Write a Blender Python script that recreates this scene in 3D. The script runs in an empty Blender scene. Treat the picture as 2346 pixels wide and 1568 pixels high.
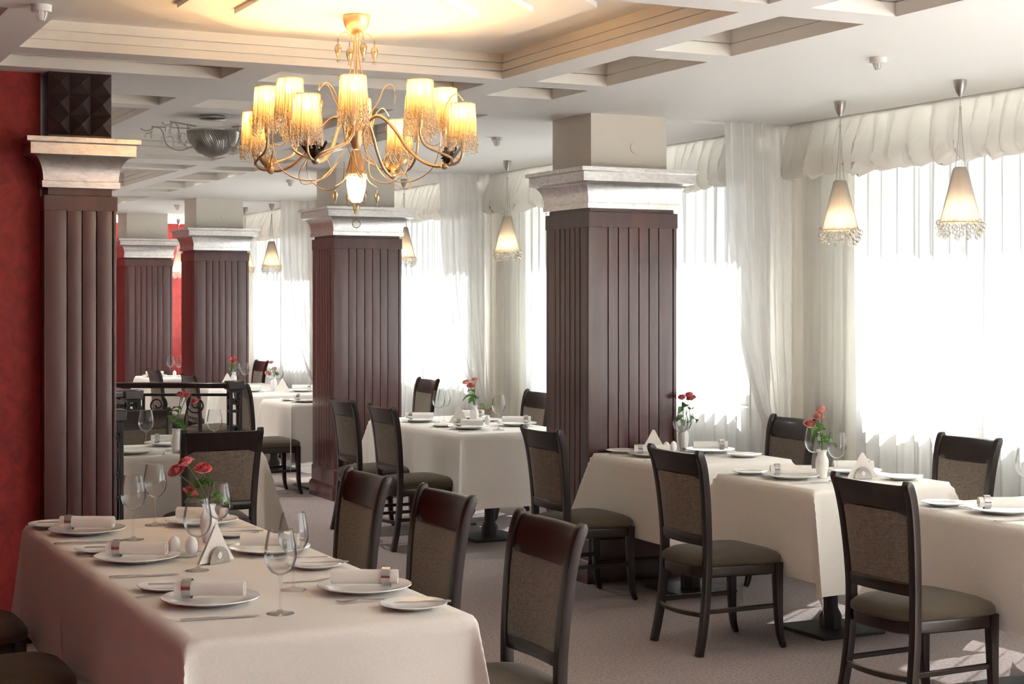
import bpy, bmesh, math, random
from math import sin, cos, pi, radians as R, sqrt, atan2, hypot
from mathutils import Vector, Matrix, noise

random.seed(7)
S = bpy.context.scene
C = S.collection
AL = R(26.2)                      # heading of the camera in plan
EYE = 1.63
CEIL = 2.72

# ------------------------------------------------------------------ materials
def newmat(name):
    m = bpy.data.materials.new(name); m.use_nodes = True
    nt = m.node_tree
    for n in list(nt.nodes): nt.nodes.remove(n)
    out = nt.nodes.new('ShaderNodeOutputMaterial')
    return m, nt, out

def N(nt, kind, **kw):
    n = nt.nodes.new(kind)
    for k, v in kw.items():
        if k in n.inputs: n.inputs[k].default_value = v
        else: setattr(n, k, v)
    return n

def coords(nt, scale=(1, 1, 1), space='Object'):
    tc = nt.nodes.new('ShaderNodeTexCoord')
    mp = nt.nodes.new('ShaderNodeMapping')
    mp.inputs['Scale'].default_value = scale
    nt.links.new(tc.outputs[space], mp.inputs['Vector'])
    return mp.outputs['Vector']

def ramp(nt, fac, stops):
    r = nt.nodes.new('ShaderNodeValToRGB')
    els = r.color_ramp.elements
    els[0].position, els[0].color = stops[0][0], (*stops[0][1], 1)
    els[1].position, els[1].color = stops[-1][0], (*stops[-1][1], 1)
    for p, c in stops[1:-1]:
        e = els.new(p); e.color = (*c, 1)
    nt.links.new(fac, r.inputs['Fac'])
    return r.outputs['Color']

def principled(name, col, rough=.5, metal=0., coat=0., sheen=0., tex=None, bump=None, spec=.5):
    """tex = (scale xyz, detail, dark, light); bump = (scale xyz, strength, distance)"""
    m, nt, out = newmat(name)
    b = N(nt, 'ShaderNodeBsdfPrincipled', Roughness=rough, Metallic=metal)
    b.inputs['Base Color'].default_value = (*col, 1)
    b.inputs['Coat Weight'].default_value = coat
    b.inputs['Coat Roughness'].default_value = .15
    b.inputs['Sheen Weight'].default_value = sheen
    b.inputs['Specular IOR Level'].default_value = spec
    if tex:
        v = coords(nt, tex[0])
        nz = N(nt, 'ShaderNodeTexNoise', Scale=1.0, Detail=tex[1], Roughness=.6)
        nt.links.new(v, nz.inputs['Vector'])
        nt.links.new(ramp(nt, nz.outputs['Fac'], [(.3, tex[2]), (.7, tex[3])]), b.inputs['Base Color'])
    if bump:
        v = coords(nt, bump[0])
        nz = N(nt, 'ShaderNodeTexNoise', Scale=1.0, Detail=3.0)
        nt.links.new(v, nz.inputs['Vector'])
        bp = N(nt, 'ShaderNodeBump', Strength=bump[1], Distance=bump[2])
        nt.links.new(nz.outputs['Fac'], bp.inputs['Height'])
        nt.links.new(bp.outputs['Normal'], b.inputs['Normal'])
    nt.links.new(b.outputs[0], out.inputs[0])
    return m

def weave(name, dark, light, sc=420.):
    m, nt, out = newmat(name)
    b = N(nt, 'ShaderNodeBsdfPrincipled', Roughness=.85)
    b.inputs['Sheen Weight'].default_value = .25
    fs = []
    for s in ((sc, sc, sc*.12), (sc*.1, sc*.1, sc)):
        v = coords(nt, s)
        nz = N(nt, 'ShaderNodeTexNoise', Scale=1.0, Detail=1.0)
        nt.links.new(v, nz.inputs['Vector']); fs.append(nz.outputs['Fac'])
    mx = N(nt, 'ShaderNodeMath', operation='ADD'); nt.links.new(fs[0], mx.inputs[0]); nt.links.new(fs[1], mx.inputs[1])
    hf = N(nt, 'ShaderNodeMath', operation='MULTIPLY'); hf.inputs[1].default_value = .5; nt.links.new(mx.outputs[0], hf.inputs[0])
    nt.links.new(ramp(nt, hf.outputs[0], [(.38, dark), (.62, light)]), b.inputs['Base Color'])
    bp = N(nt, 'ShaderNodeBump', Strength=.4, Distance=.001)
    nt.links.new(hf.outputs[0], bp.inputs['Height']); nt.links.new(bp.outputs['Normal'], b.inputs['Normal'])
    nt.links.new(b.outputs[0], out.inputs[0])
    return m

def thin(name, col, transp, transl, diff, gloss=0., graze=0.):
    """cloth you can see a little through: transparent + translucent + diffuse"""
    m, nt, out = newmat(name)
    tp = N(nt, 'ShaderNodeBsdfTransparent'); tl = N(nt, 'ShaderNodeBsdfTranslucent'); df = N(nt, 'ShaderNodeBsdfDiffuse')
    tl.inputs['Color'].default_value = (*col, 1); df.inputs['Color'].default_value = (*col, 1)
    m1 = N(nt, 'ShaderNodeMixShader'); m1.inputs[0].default_value = diff/(transl+diff)
    nt.links.new(tl.outputs[0], m1.inputs[1]); nt.links.new(df.outputs[0], m1.inputs[2])
    m2 = N(nt, 'ShaderNodeMixShader'); m2.inputs[0].default_value = 1-transp
    nt.links.new(tp.outputs[0], m2.inputs[1]); nt.links.new(m1.outputs[0], m2.inputs[2])
    if graze:                                    # threads close up where the cloth turns edge-on
        lw = N(nt, 'ShaderNodeLayerWeight', Blend=.5)
        rmp = N(nt, 'ShaderNodeMapRange'); rmp.inputs['From Min'].default_value = .25; rmp.inputs['From Max'].default_value = .95
        rmp.inputs['To Min'].default_value = diff/(transl+diff); rmp.inputs['To Max'].default_value = min(1., diff/(transl+diff)+graze)
        nt.links.new(lw.outputs['Facing'], rmp.inputs['Value']); nt.links.new(rmp.outputs[0], m1.inputs[0])
        rm2 = N(nt, 'ShaderNodeMapRange'); rm2.inputs['From Min'].default_value = .25; rm2.inputs['From Max'].default_value = .9
        rm2.inputs['To Min'].default_value = 1-transp; rm2.inputs['To Max'].default_value = 1.
        nt.links.new(lw.outputs['Facing'], rm2.inputs['Value']); nt.links.new(rm2.outputs[0], m2.inputs[0])
    last = m2
    if gloss:
        g = N(nt, 'ShaderNodeBsdfGlossy', Roughness=.15)
        m3 = N(nt, 'ShaderNodeMixShader'); m3.inputs[0].default_value = gloss
        nt.links.new(last.outputs[0], m3.inputs[1]); nt.links.new(g.outputs[0], m3.inputs[2]); last = m3
    nt.links.new(last.outputs[0], out.inputs[0])
    return m

def thinglass(name, tint=(.97, .98, .98), base=.03, edge=.9, rough=.02, dark=.8):
    """thin blown glass: see-through face on, mirror-like and darker towards its rims"""
    m, nt, out = newmat(name)
    lw = N(nt, 'ShaderNodeLayerWeight', Blend=.16)
    tp = N(nt, 'ShaderNodeBsdfTransparent')
    nt.links.new(ramp(nt, lw.outputs['Facing'], [(.0, tint), (.88, tuple(t*.975 for t in tint)), (1., tuple(t*dark for t in tint))]), tp.inputs['Color'])
    g = N(nt, 'ShaderNodeBsdfGlossy', Roughness=rough)
    mr = N(nt, 'ShaderNodeMapRange'); mr.inputs['To Min'].default_value = base; mr.inputs['To Max'].default_value = edge
    nt.links.new(lw.outputs['Fresnel'], mr.inputs['Value'])
    mx = N(nt, 'ShaderNodeMixShader')
    nt.links.new(mr.outputs[0], mx.inputs[0]); nt.links.new(tp.outputs[0], mx.inputs[1]); nt.links.new(g.outputs[0], mx.inputs[2])
    nt.links.new(mx.outputs[0], out.inputs[0])
    return m

def emit(name, col, st):
    m, nt, out = newmat(name)
    e = N(nt, 'ShaderNodeEmission', Strength=st); e.inputs['Color'].default_value = (*col, 1)
    nt.links.new(e.outputs[0], out.inputs[0]); return m

def silverleaf(name):
    m, nt, out = newmat(name)
    b = N(nt, 'ShaderNodeBsdfPrincipled', Roughness=.3, Metallic=1.)
    v = coords(nt, (26, 26, 60))
    nz = N(nt, 'ShaderNodeTexNoise', Scale=1.0, Detail=4.0, Roughness=.7)
    nt.links.new(v, nz.inputs['Vector'])
    v2 = coords(nt, (6, 6, 14))
    n2 = N(nt, 'ShaderNodeTexNoise', Scale=1.0, Detail=2.0); nt.links.new(v2, n2.inputs['Vector'])
    base = ramp(nt, nz.outputs['Fac'], [(.27, (.05, .035, .03)), (.34, (.6, .58, .58)), (.6, (.82, .81, .82))])
    mixn = N(nt, 'ShaderNodeMix', data_type='RGBA'); mixn.inputs[0].default_value = .3
    nt.links.new(base, mixn.inputs[6]); nt.links.new(ramp(nt, n2.outputs['Fac'], [(.3, (.55, .52, .52)), (.7, (.9, .88, .86))]), mixn.inputs[7])
    nt.links.new(mixn.outputs[2], b.inputs['Base Color'])
    bp = N(nt, 'ShaderNodeBump', Strength=.25, Distance=.003)
    nt.links.new(nz.outputs['Fac'], bp.inputs['Height']); nt.links.new(bp.outputs['Normal'], b.inputs['Normal'])
    nt.links.new(b.outputs[0], out.inputs[0]); return m

def damask(name):
    m, nt, out = newmat(name)
    b = N(nt, 'ShaderNodeBsdfPrincipled', Roughness=.6)
    v = coords(nt, (14, 14, 10))
    nz = N(nt, 'ShaderNodeTexNoise', Scale=1.0, Detail=5.0, Roughness=.65, Distortion=1.2); nt.links.new(v, nz.inputs['Vector'])
    nt.links.new(ramp(nt, nz.outputs['Fac'], [(.35, (.22, .012, .012)), (.65, (.36, .022, .02))]), b.inputs['Base Color'])
    bp = N(nt, 'ShaderNodeBump', Strength=.35, Distance=.004)
    nt.links.new(nz.outputs['Fac'], bp.inputs['Height']); nt.links.new(bp.outputs['Normal'], b.inputs['Normal'])
    nt.links.new(b.outputs[0], out.inputs[0]); return m

M = dict(
    red=damask('red wallpaper'),
    ceil=principled('ceiling paint', (.84, .835, .82), .8),
    cream=principled('cream plaster', (.78, .74, .67), .75),
    taupe=principled('taupe plaster', (.3, .25, .23), .8),
    white=principled('white paint', (.82, .82, .8), .55),
    carpet=principled('mauve grey carpet', (.3, .25, .25), .95, tex=((70, 70, 70), 5., (.21, .175, .175), (.4, .345, .34)), bump=((160, 160, 160), .6, .004), spec=.1),
    mahog=principled('dark mahogany boards', (.08, .03, .025), .34, coat=.5, tex=((9, 9, .7), 4., (.045, .011, .011), (.095, .026, .025)), spec=.6),
    espresso=principled('espresso chair wood', (.014, .007, .0055), .34, coat=.15, tex=((30, 30, 3), 3., (.007, .0035, .003), (.019, .008, .006))),
    backfab=weave('brown woven back fabric', (.095, .073, .054), (.215, .172, .132)),
    seatfab=principled('dark olive brown seat fabric', (.07, .053, .034), .9, sheen=.1, tex=((300, 300, 300), 2., (.05, .038, .024), (.09, .069, .045)), bump=((400, 400, 400), .3, .001)),
    linen=principled('ivory table linen', (.8, .77, .72), .85, sheen=.15, tex=((240, 240, 240), 2., (.76, .73, .68), (.84, .81, .765)), bump=((9, 9, 9), .12, .02)),
    napkin=principled('white napkin cloth', (.84, .82, .78), .85, sheen=.15, bump=((90, 90, 90), .2, .003)),
    china=principled('white glazed china', (.86, .86, .85), .12, coat=.3),
    steel=principled('polished steel', (.62, .61, .6), .2, 1.),
    brushed=principled('brushed nickel', (.5, .49, .47), .32, 1.),
    iron=principled('black wrought iron', (.02, .019, .019), .45, .3),
    plate=principled('dark grey base metal', (.05, .05, .052), .5, .4),
    leaf=silverleaf('cracked silver leaf'),
    glass=thinglass('wine glass', dark=.48, base=.055, edge=.85),
    stemglass=thinglass('glass stem', (.985, .985, .985), .05, .9),
    crystal=thinglass('crystal drops', (.96, .95, .93), .12, .95, .04),
    amberdrop=thinglass('champagne glass drops', (.86, .74, .52), .18, .95, .05),
    smoke=thinglass('smoked glass strands', (.5, .48, .44), .2, .8, .12),
    pane=thinglass('window pane', (.96, .98, .98), .03, .5),
    gold=principled('champagne gold metal', (.66, .5, .31), .42, .9),
    bronze=principled('dark bronze leaves', (.09, .07, .06), .45, .8),
    shade=thin('beaded strand shade', (.84, .6, .3), .07, .42, .51, .03),
    skirt=thin('amber glass strand skirt', (.62, .36, .12), .03, .1, .87, .05),
    strand=thin('glass bead strands', (.74, .65, .53), .25, .2, .55, .25),
    pshade=thin('pendant strand shade', (.92, .86, .79), .22, .3, .48, .03),
    pstrand=thin('pendant bead strands', (.6, .56, .52), .2, .25, .55, .2),
    bulb=emit('lit bulb', (1., .74, .42), 9.),
    tulip=thin('lit opal tulip glass', (.98, .9, .75), .1, .75, .15, .05),
    sheer=thin('white sheer voile', (.64, .655, .67), .035, .14, .825, graze=.13),
    swag=thin('white voile swag', (.92, .92, .91), .3, .36, .34, graze=.25),
    valance=thin('cream voile valance', (.9, .88, .85), .03, .42, .55, graze=.3),
    drape=thin('cream curtain cloth', (.9, .88, .81), .03, .45, .52, graze=.3),
    cord=principled('gold cord', (.5, .38, .2), .7),
    rose=principled('pink red rose petals', (.72, .06, .1), .6, sheen=.3, tex=((70, 70, 70), 2., (.62, .03, .07), (.85, .26, .25))),
    salmon=principled('salmon rose petals', (.8, .32, .26), .6, sheen=.3, tex=((70, 70, 70), 2., (.72, .2, .18), (.9, .52, .42))),
    green=thin('rose leaves', (.1, .24, .045), .0, .3, .7, .06),
    stem=principled('green stem', (.1, .2, .05), .6),
    ground=principled('pale paving outside', (.17, .17, .17), .9, tex=((2, 2, 2), 4., (.14, .14, .14), (.2, .2, .2))),
    board=principled('ceiling lip boards', (.8, .78, .73), .7),
    pyr=principled('black brown carved panel', (.035, .018, .016), .4, coat=.2),
)

# ------------------------------------------------------------------ mesh helpers
class MB:
    def __init__(s): s.v, s.f = [], []
    def add(s, vs, fs, mx=None):
        o = len(s.v)
        s.v += [tuple(mx @ Vector(p)) if mx is not None else tuple(p) for p in vs]
        s.f += [tuple(i+o for i in f) for f in fs]; return s
    def box(s, x0, x1, y0, y1, z0, z1, mx=None):
        return s.add([(x0,y0,z0),(x1,y0,z0),(x1,y1,z0),(x0,y1,z0),(x0,y0,z1),(x1,y0,z1),(x1,y1,z1),(x0,y1,z1)],
              [(3,2,1,0),(4,5,6,7),(0,1,5,4),(1,2,6,5),(2,3,7,6),(3,0,4,7)], mx)
    def loft(s, rings, cap=True, closed=True, mx=None):
        n = len(rings[0]); vs = [p for r in rings for p in r]; fs = []
        for i in range(len(rings)-1):
            for j in range(n if closed else n-1):
                k = (j+1) % n
                fs.append((i*n+j, i*n+k, (i+1)*n+k, (i+1)*n+j))
        if cap:
            fs.append(tuple(range(n-1, -1, -1))); fs.append(tuple((len(rings)-1)*n+j for j in range(n)))
        return s.add(vs, fs, mx)
    def grid(s, pts, mx=None):                     # pts[i][j]
        n, m = len(pts), len(pts[0])
        return s.add([p for r in pts for p in r], [(i*m+j, i*m+j+1, (i+1)*m+j+1, (i+1)*m+j) for i in range(n-1) for j in range(m-1)], mx)
    def lathe(s, prof, n=24, c=(0,0,0), mx=None):
        vs, fs = [], []
        for r, z in prof:
            for k in range(n):
                a = 2*pi*k/n; vs.append((c[0]+r*cos(a), c[1]+r*sin(a), c[2]+z))
        for i in range(len(prof)-1):
            for k in range(n):
                l = (k+1) % n
                fs.append((i*n+k, i*n+l, (i+1)*n+l, (i+1)*n+k))
        return s.add(vs, fs, mx)
    def ball(s, c, r, n=12, m=8, sz=1., mx=None):
        return s.lathe([(max(r*sin(pi*i/m), 1e-4), -r*sz*cos(pi*i/m)) for i in range(m+1)], n, c, mx)
    def tube(s, path, r, n=8, cap=True, mx=None):
        P = [Vector(p) for p in path]; rr = r if isinstance(r, (list, tuple)) else [r]*len(P)
        rings = []; ref = None
        for i, p in enumerate(P):
            t = (P[min(i+1, len(P)-1)] - P[max(i-1, 0)]).normalized()
            if ref is None: ref = Vector((0,0,1)) if abs(t.z) < .9 else Vector((1,0,0))
            u = (ref - t*ref.dot(t)); u = u.normalized() if u.length > 1e-6 else t.orthogonal().normalized()
            ref = u; w = t.cross(u)
            rings.append([tuple(p + (u*cos(2*pi*k/n) + w*sin(2*pi*k/n))*rr[i]) for k in range(n)])
        return s.loft(rings, cap, True, mx)
    def bar(s, path, w, h, side=(1,0,0), mx=None):  # rectangular section; w along side
        P = [Vector(p) for p in path]; sd = Vector(side).normalized(); rings = []
        W = w if isinstance(w, (list, tuple)) else [w]*len(P); H = h if isinstance(h, (list, tuple)) else [h]*len(P)
        for i, p in enumerate(P):
            t = (P[min(i+1, len(P)-1)] - P[max(i-1, 0)]).normalized()
            q = t.cross(sd).normalized()
            a, b = sd*W[i]/2, q*H[i]/2
            rings.append([tuple(p-a-b), tuple(p+a-b), tuple(p+a+b), tuple(p-a+b)])
        return s.loft(rings, True, True, mx)
    def build(s, name, mat, parent=None, bevel=0., ang=38, smooth=True, seg=1, fix=True):
        me = bpy.data.meshes.new(name); me.from_pydata(s.v, [], s.f)
        if bevel or fix:
            bm = bmesh.new(); bm.from_mesh(me)
            if fix: bmesh.ops.recalc_face_normals(bm, faces=bm.faces)
            if bevel:
                es = [e for e in bm.edges if len(e.link_faces) == 2 and e.calc_face_angle(0) > R(30)]
                bmesh.ops.bevel(bm, geom=es, offset=bevel, segments=seg, affect='EDGES', profile=.5, clamp_overlap=True)
            bm.to_mesh(me); bm.free()
        if smooth:
            for p in me.polygons: p.use_smooth = True
            me.set_sharp_from_angle(angle=R(ang))
        me.materials.append(M[mat] if isinstance(mat, str) else mat)
        o = bpy.data.objects.new(name, me); C.objects.link(o)
        if parent is not None: o.parent = parent
        return o

def spline(pts, k=6):
    """Catmull-Rom through pts"""
    P = [Vector(p) for p in pts]; out = []
    for i in range(len(P)-1):
        a, b, c, d = P[max(i-1, 0)], P[i], P[i+1], P[min(i+2, len(P)-1)]
        for j in range(k):
            t = j/k
            out.append(.5*((2*b) + (c-a)*t + (2*a-5*b+4*c-d)*t*t + (3*b-a-3*c+d)*t**3))
    out.append(P[-1]); return out

def tag(o, label, cat, group=None, kind=None):
    o['label'] = label; o['category'] = cat
    if group: o['group'] = group
    if kind: o['kind'] = kind
    return o
def thing(name, label, cat, loc=(0,0,0), rz=0., group=None):
    o = bpy.data.objects.new(name, None); C.objects.link(o)
    o.location = loc; o.rotation_euler = (0, 0, rz); o.empty_display_size = .1
    return tag(o, label, cat, group)
def struct(o, label=None):
    o['kind'] = 'structure'
    if label: o['label'] = label
    return o
def copy_tree(o, parent=None):
    c = o.copy(); C.objects.link(c)
    if parent is not None: c.parent = parent
    for ch in o.children: copy_tree(ch, c)
    return c
PROTO = {}
def place(key, make, label, cat, loc, rz=0., group=None):
    """first call moves the prototype itself, later calls copy it with its parts"""
    if key not in PROTO:
        o = PROTO[key] = make()
    else:
        o = copy_tree(PROTO[key])
    for k in ('group',):
        if k in o: del o[k]
    o.location = loc; o.rotation_euler = (0, 0, rz)
    return tag(o, label, cat, group)
def single(key, make, label, cat, loc, rz=0., group=None):
    return place(key, make, label, cat, loc, rz, group)

# ------------------------------------------------------------------ room shell
XW = 6.12                                    # inner face of the window wall
PY = [-.09+.27, 4.16, 8.43, 12.72, 17.02, 20.3]   # pillar centres along the row
b = MB(); b.box(-1.6, 6.5, -2.2, 22.9, -.12, 0); struct(b.build('floor', 'carpet', smooth=False))
b = MB(); b.box(-40, 60, -40, 60, -.9, -.6); struct(b.build('ground', 'ground', smooth=False))

COF = []                                     # x0,x1,y0,y1,boards
def module1(yc):
    y0, y1 = yc-1.025, yc+1.025
    COF.append((1.16, 3.46, y0, y1, 3))
    for xa, xb in ((.57, .97), (3.65, 4.05)):
        COF.append((xa, xb, y0, yc-.095, 2)); COF.append((xa, xb, yc+.095, y1, 2))
        COF.append((xa, xb, y0-.6, y0-.19, 2)); COF.append((xa, xb, y1+.19, y1+.6, 2))
    for xa, xb in ((1.16, 2.215), (2.4, 3.46)):
        COF.append((xa, xb, y0-.6, y0-.19, 2)); COF.append((xa, xb, y1+.19, y1+.6, 2))
def module2(y0, y1):
    ym = (y0+y1)/2
    COF.append((1.16, 2.205, y0, y1, 3)); COF.append((2.385, 3.46, y0, y1, 3))
    for xa, xb in ((.57, .97), (3.65, 4.05)):
        COF.append((xa, xb, y0, ym-.095, 2)); COF.append((xa, xb, ym+.095, y1, 2))
        COF.append((xa, xb, y0-.58, y0-.19, 2)); COF.append((xa, xb, y1+.19, y1+.58, 2))
    for xa, xb in ((1.16, 2.205), (2.385, 3.46)):
        COF.append((xa, xb, y0-.58, y0-.19, 2)); COF.append((xa, xb, y1+.19, y1+.58, 2))
module1(6.115); module2(9.12, 11.74); module1(14.37); module2(17.36, 19.98)
def build_ceiling():
    b = MB()
    X0, X1, Y0, Y1 = -1.6, 6.5, -2.2, 22.9
    xs = sorted({X0, X1, *[c[0] for c in COF], *[c[1] for c in COF]}); ys = sorted({Y0, Y1, *[c[2] for c in COF], *[c[3] for c in COF]})
    for i in range(len(xs)-1):
        for j in range(len(ys)-1):
            xm, ym = (xs[i]+xs[i+1])/2, (ys[j]+ys[j+1])/2
            if any(c[0] < xm < c[1] and c[2] < ym < c[3] for c in COF): continue
            b.add([(xs[i], ys[j], CEIL), (xs[i], ys[j+1], CEIL), (xs[i+1], ys[j+1], CEIL), (xs[i+1], ys[j], CEIL)], [(0, 1, 2, 3)])
    b.box(X0, X1, Y0, Y1, 3.0, 3.1)
    o = b.build('ceiling', 'ceil', smooth=False, fix=False); struct(o)
    lips = MB(); tops = MB()
    for x0, x1, y0, y1, n in COF:
        h = .042 if n == 3 else .058
        prof = [(0, CEIL)]
        for k in range(n):
            z = CEIL + h*(k+1)
            prof += [(.004*k, z-.005), (.004*k+.012, z-.005), (.004*k+.012, z), (.004*(k+1), z)] if k < n-1 else [(.004*k, z)]
        rings = [[(x0-o_, y0-o_, z), (x1+o_, y0-o_, z), (x1+o_, y1+o_, z), (x0-o_, y1+o_, z)] for o_, z in prof]
        lips.loft(rings, cap=False)
        r = rings[-1]; tops.add(r, [(0, 1, 2, 3)])
    l = lips.build('trim_coffer_boards', 'board', o, smooth=False, fix=False)
    t = tops.build('trim_coffer_tops', 'ceil', o, smooth=False, fix=False)
    # octagonal steps hanging in the two square coffers
    st = MB()
    for yc in (6.115, 14.37):
        for r, z0, z1 in ((.9, 2.825, 2.846), (.66, 2.803, 2.825), (.45, 2.781, 2.803)):
            q = r/cos(pi/8)
            ring = lambda z: [(2.31+q*cos(pi/8+k*pi/4), yc+q*sin(pi/8+k*pi/4), z) for k in range(8)]
            st.loft([ring(z0), ring(z1)])
    st.build('trim_octagon_steps', 'ceil', o, smooth=False)
    return o
build_ceiling()

# walls
b = MB(); b.box(-1.6, 1.386, 7.92, 8.12, 0, CEIL); struct(b.build('wall_red', 'red', smooth=False))
b = MB(); b.box(-.3, 6.5, 22.6, 22.9, 0, CEIL); struct(b.build('wall_far', 'red', smooth=False))
b = MB(); b.box(-1.75, -1.6, -2.2, 8.12, 0, 3.0); struct(b.build('wall_left', 'red', smooth=False))
b = MB(); b.box(-.4, -.3, 8.12, 22.9, 0, CEIL); struct(b.build('wall_inner', 'cream', smooth=False))
b = MB(); b.box(-1.75, 6.5, -2.35, -2.2, 0, 3.0)
struct(b.build('wall_behind', 'taupe', smooth=False))
WINS = []
for k in range(5):
    WINS.append((PY[k]+.45, PY[k+1]-.56))
WINS.insert(0, (-2.0, .02)); WINS.append((20.85, 22.3))
b = MB(); prev = -2.2
for y0, y1 in WINS:
    b.box(XW, XW+.34, prev, y0, 0, CEIL); b.box(XW, XW+.34, y0, y1, 0, .93); b.box(XW, XW+.34, y0, y1, 2.52, CEIL); prev = y1
b.box(XW, XW+.34, prev, 22.9, 0, CEIL)
struct(b.build('wall_right', 'cream', smooth=False))
for i, (y0, y1) in enumerate(WINS):
    w = bpy.data.objects.new(f'window_{i+1}', None); C.objects.link(w); w.location = (XW+.2, y0, .93); w['kind'] = 'structure'
    L_, H_ = y1-y0, 1.59
    f = MB()
    for a, c in ((0, .06), (L_-.06, L_)): f.box(-.03, .03, a, c, 0, H_)
    for a, c in ((0, .06), (H_-.06, H_)): f.box(-.03, .03, .06, L_-.06, a, c)
    nm = max(1, round(L_/1.15))
    for k in range(1, nm): f.box(-.03, .03, L_*k/nm-.035, L_*k/nm+.035, .06, H_-.06)
    f.build('window_frame', 'white', w, smooth=False)
    p = MB(); p.box(-.004, .004, .06, L_-.06, .06, H_-.06); p.build('window_pane', 'pane', w, smooth=False)
    s = MB(); s.box(-.26, -.03, -.02, L_+.02, -.035, .0); s.build('window_sill', 'white', w, bevel=.006)
# shallow downstand beams from each pillar to the window wall
for i, y in enumerate(PY[2:5]):
    b = MB(); b.box(5.0, XW, y-.2, y+.1, CEIL-.018, CEIL+.001); struct(b.build(f'trim_{i+1}', 'ceil', smooth=False))
for k in range(4):                              # unseen strips added behind the valance tops to block leaking light
    b = MB(); b.box(5.972, XW, 3.9 if k == 0 else PY[k+1]+.05, PY[k+2]-.22, 2.675, CEIL+.001); struct(b.build(f'trim_{k+4}', 'white', smooth=False))
b = MB(); b.box(-1.6, 1.38, 7.9, 7.92, 0, .1); struct(b.build('baseboard_red', 'espresso', bevel=.003))

# ------------------------------------------------------------------ pillars
def ring_rect(x, y, o, z): return [(-x-o, -y-o, z), (x+o, -y-o, z), (x+o, y+o, z), (-x-o, y+o, z)]
def boards(b, L_, cuts, z0, z1, mx, t=.014):
    """vertical boards slightly rounded in section, between cuts (metres along the face)"""
    g = .0035
    for a, c in zip(cuts[:-1], cuts[1:]):
        a2, c2 = a+g, c-g; n = 6; w = c2-a2
        sec = [(a2, 0)]
        for k in range(n+1):
            u = k/n; e = min(u, 1-u)*w
            sec.append((a2+u*w, -t+min(.0032, .03*w)*(2*u-1)**2))
        sec.append((c2, 0))
        b.loft([[(x, y, z0) for x, y in sec], [(x, y, z1) for x, y in sec]], True, True, mx)
def make_crown(p, hx, hy):
    c = MB()
    cove = [(.07 - .063*sin(t*pi/2)**.75 if t < 1 else .007, 2.318-.118*(1-cos(t*pi/2))**.85) for t in [k/10 for k in range(11)]]
    prof = [(-.012, 2.168), (.012, 2.168), (.014, 2.198), (.006, 2.2)] + cove[::-1] + [(.076, 2.32), (.076, 2.372), (.082, 2.376), (.095, 2.378), (.095, 2.4), (-.05, 2.4)]
    c.loft([ring_rect(hx, hy, o, z) for o, z in prof], True)
    return c.build('crown', 'leaf', p, ang=30)
def make_pillar(label, cx, cy, hx=.298, hy=.27):
    p = thing('pillar', label, 'pillar', (cx, cy, 0), group=None)
    p['kind'] = 'thing'
    b = MB(); b.box(-hx+.014, hx-.014, -hy+.014, hy-.014, .25, 2.06)
    fr = [0, .215, .33, .447, .562, .678, .79, .955, 1.0]
    for ang, L_, d in ((0, 2*hx, hy), (pi/2, 2*hy, hx), (pi, 2*hx, hy), (-pi/2, 2*hy, hx)):
        mx = Matrix.Rotation(ang, 4, 'Z') @ Matrix.Translation((-L_/2, -d+.014, 0))
        boards(b, L_, [f*L_ for f in fr], .25, 2.06, mx)
    b.build('shaft', 'mahog', p, ang=25)
    f = MB(); f.loft([ring_rect(hx, hy, o, z) for o, z in ((-.02, 2.055), (.002, 2.06), (.002, 2.145), (-.016, 2.148), (-.016, 2.17))])
    f.build('frieze', 'mahog', p, ang=30)
    q = MB(); q.loft([ring_rect(hx, hy, o, z) for o, z in ((.022, 0), (.022, .1), (.012, .125), (.004, .13), (.004, .245), (-.002, .255))])
    q.build('plinth', 'mahog', p, ang=25)
    make_crown(p, hx, hy)
    s = MB(); s.box(-hx+.03, hx-.055, -hy+.03, hy-.03, 2.395, CEIL); st = s.build('upper_shaft', 'cream', p, smooth=False)
    st['label'] = 'cream plastered top of the pillar'
    d = MB(); d.lathe([(.0001, .0), (.034, .0), (.036, -.004), (.036, -.008), (.0001, -.008)], 24)
    dd = d.build('cover_plate', 'cream', st); dd.rotation_euler = (R(-90), 0, 0); dd.location = (.03, -hy+.03-.0, 2.53)
    return p
make_pillar('square mahogany pillar with silver crown beside the three window tables, nearest of its row', 4.808, 8.43)
make_pillar('square mahogany pillar with silver crown, second of its row, behind the chandelier tip', 4.808, 12.72)
make_pillar('square mahogany pillar with silver crown, third of its row, behind the iron railing', 4.808, 17.02)
make_pillar('square mahogany pillar with silver crown, farthest and smallest of its row', 4.808, 20.25)

# pillar at the end of the red wall
p = thing('pillar', 'mahogany pillar with carved diamond panel at the end of the red wall', 'pillar', (1.555, 7.98, 0)); p['kind'] = 'thing'
hx, hy = .17, .17
b = MB(); b.box(-hx+.014, hx-.014, -hy+.014, hy-.014, .25, 2.06)
for ang in (0, pi/2, pi, -pi/2):
    mx = Matrix.Rotation(ang, 4, 'Z') @ Matrix.Translation((-hx, -hy+.014, 0))
    boards(b, 2*hx, [0, .105, .175, .243, .32, .34], .25, 2.06, mx)
b.build('shaft', 'mahog', p, ang=25)
f = MB(); f.loft([ring_rect(hx, hy, o, z) for o, z in ((-.02, 2.055), (.002, 2.06), (.002, 2.13), (-.02, 2.135), (-.02, 2.17))]); f.build('frieze', 'mahog', p, ang=30)
q = MB(); q.loft([ring_rect(hx, hy, o, z) for o, z in ((.022, 0), (.022, .1), (.004, .13), (.004, .255))]); q.build('plinth', 'mahog', p, ang=25)
make_crown(p, hx, hy)
s = MB(); s.box(-.148, .148, -.148, .148, 2.398, CEIL); s.build('upper_shaft', 'mahog', p, smooth=False)
d = MB(); u = .0987
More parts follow.
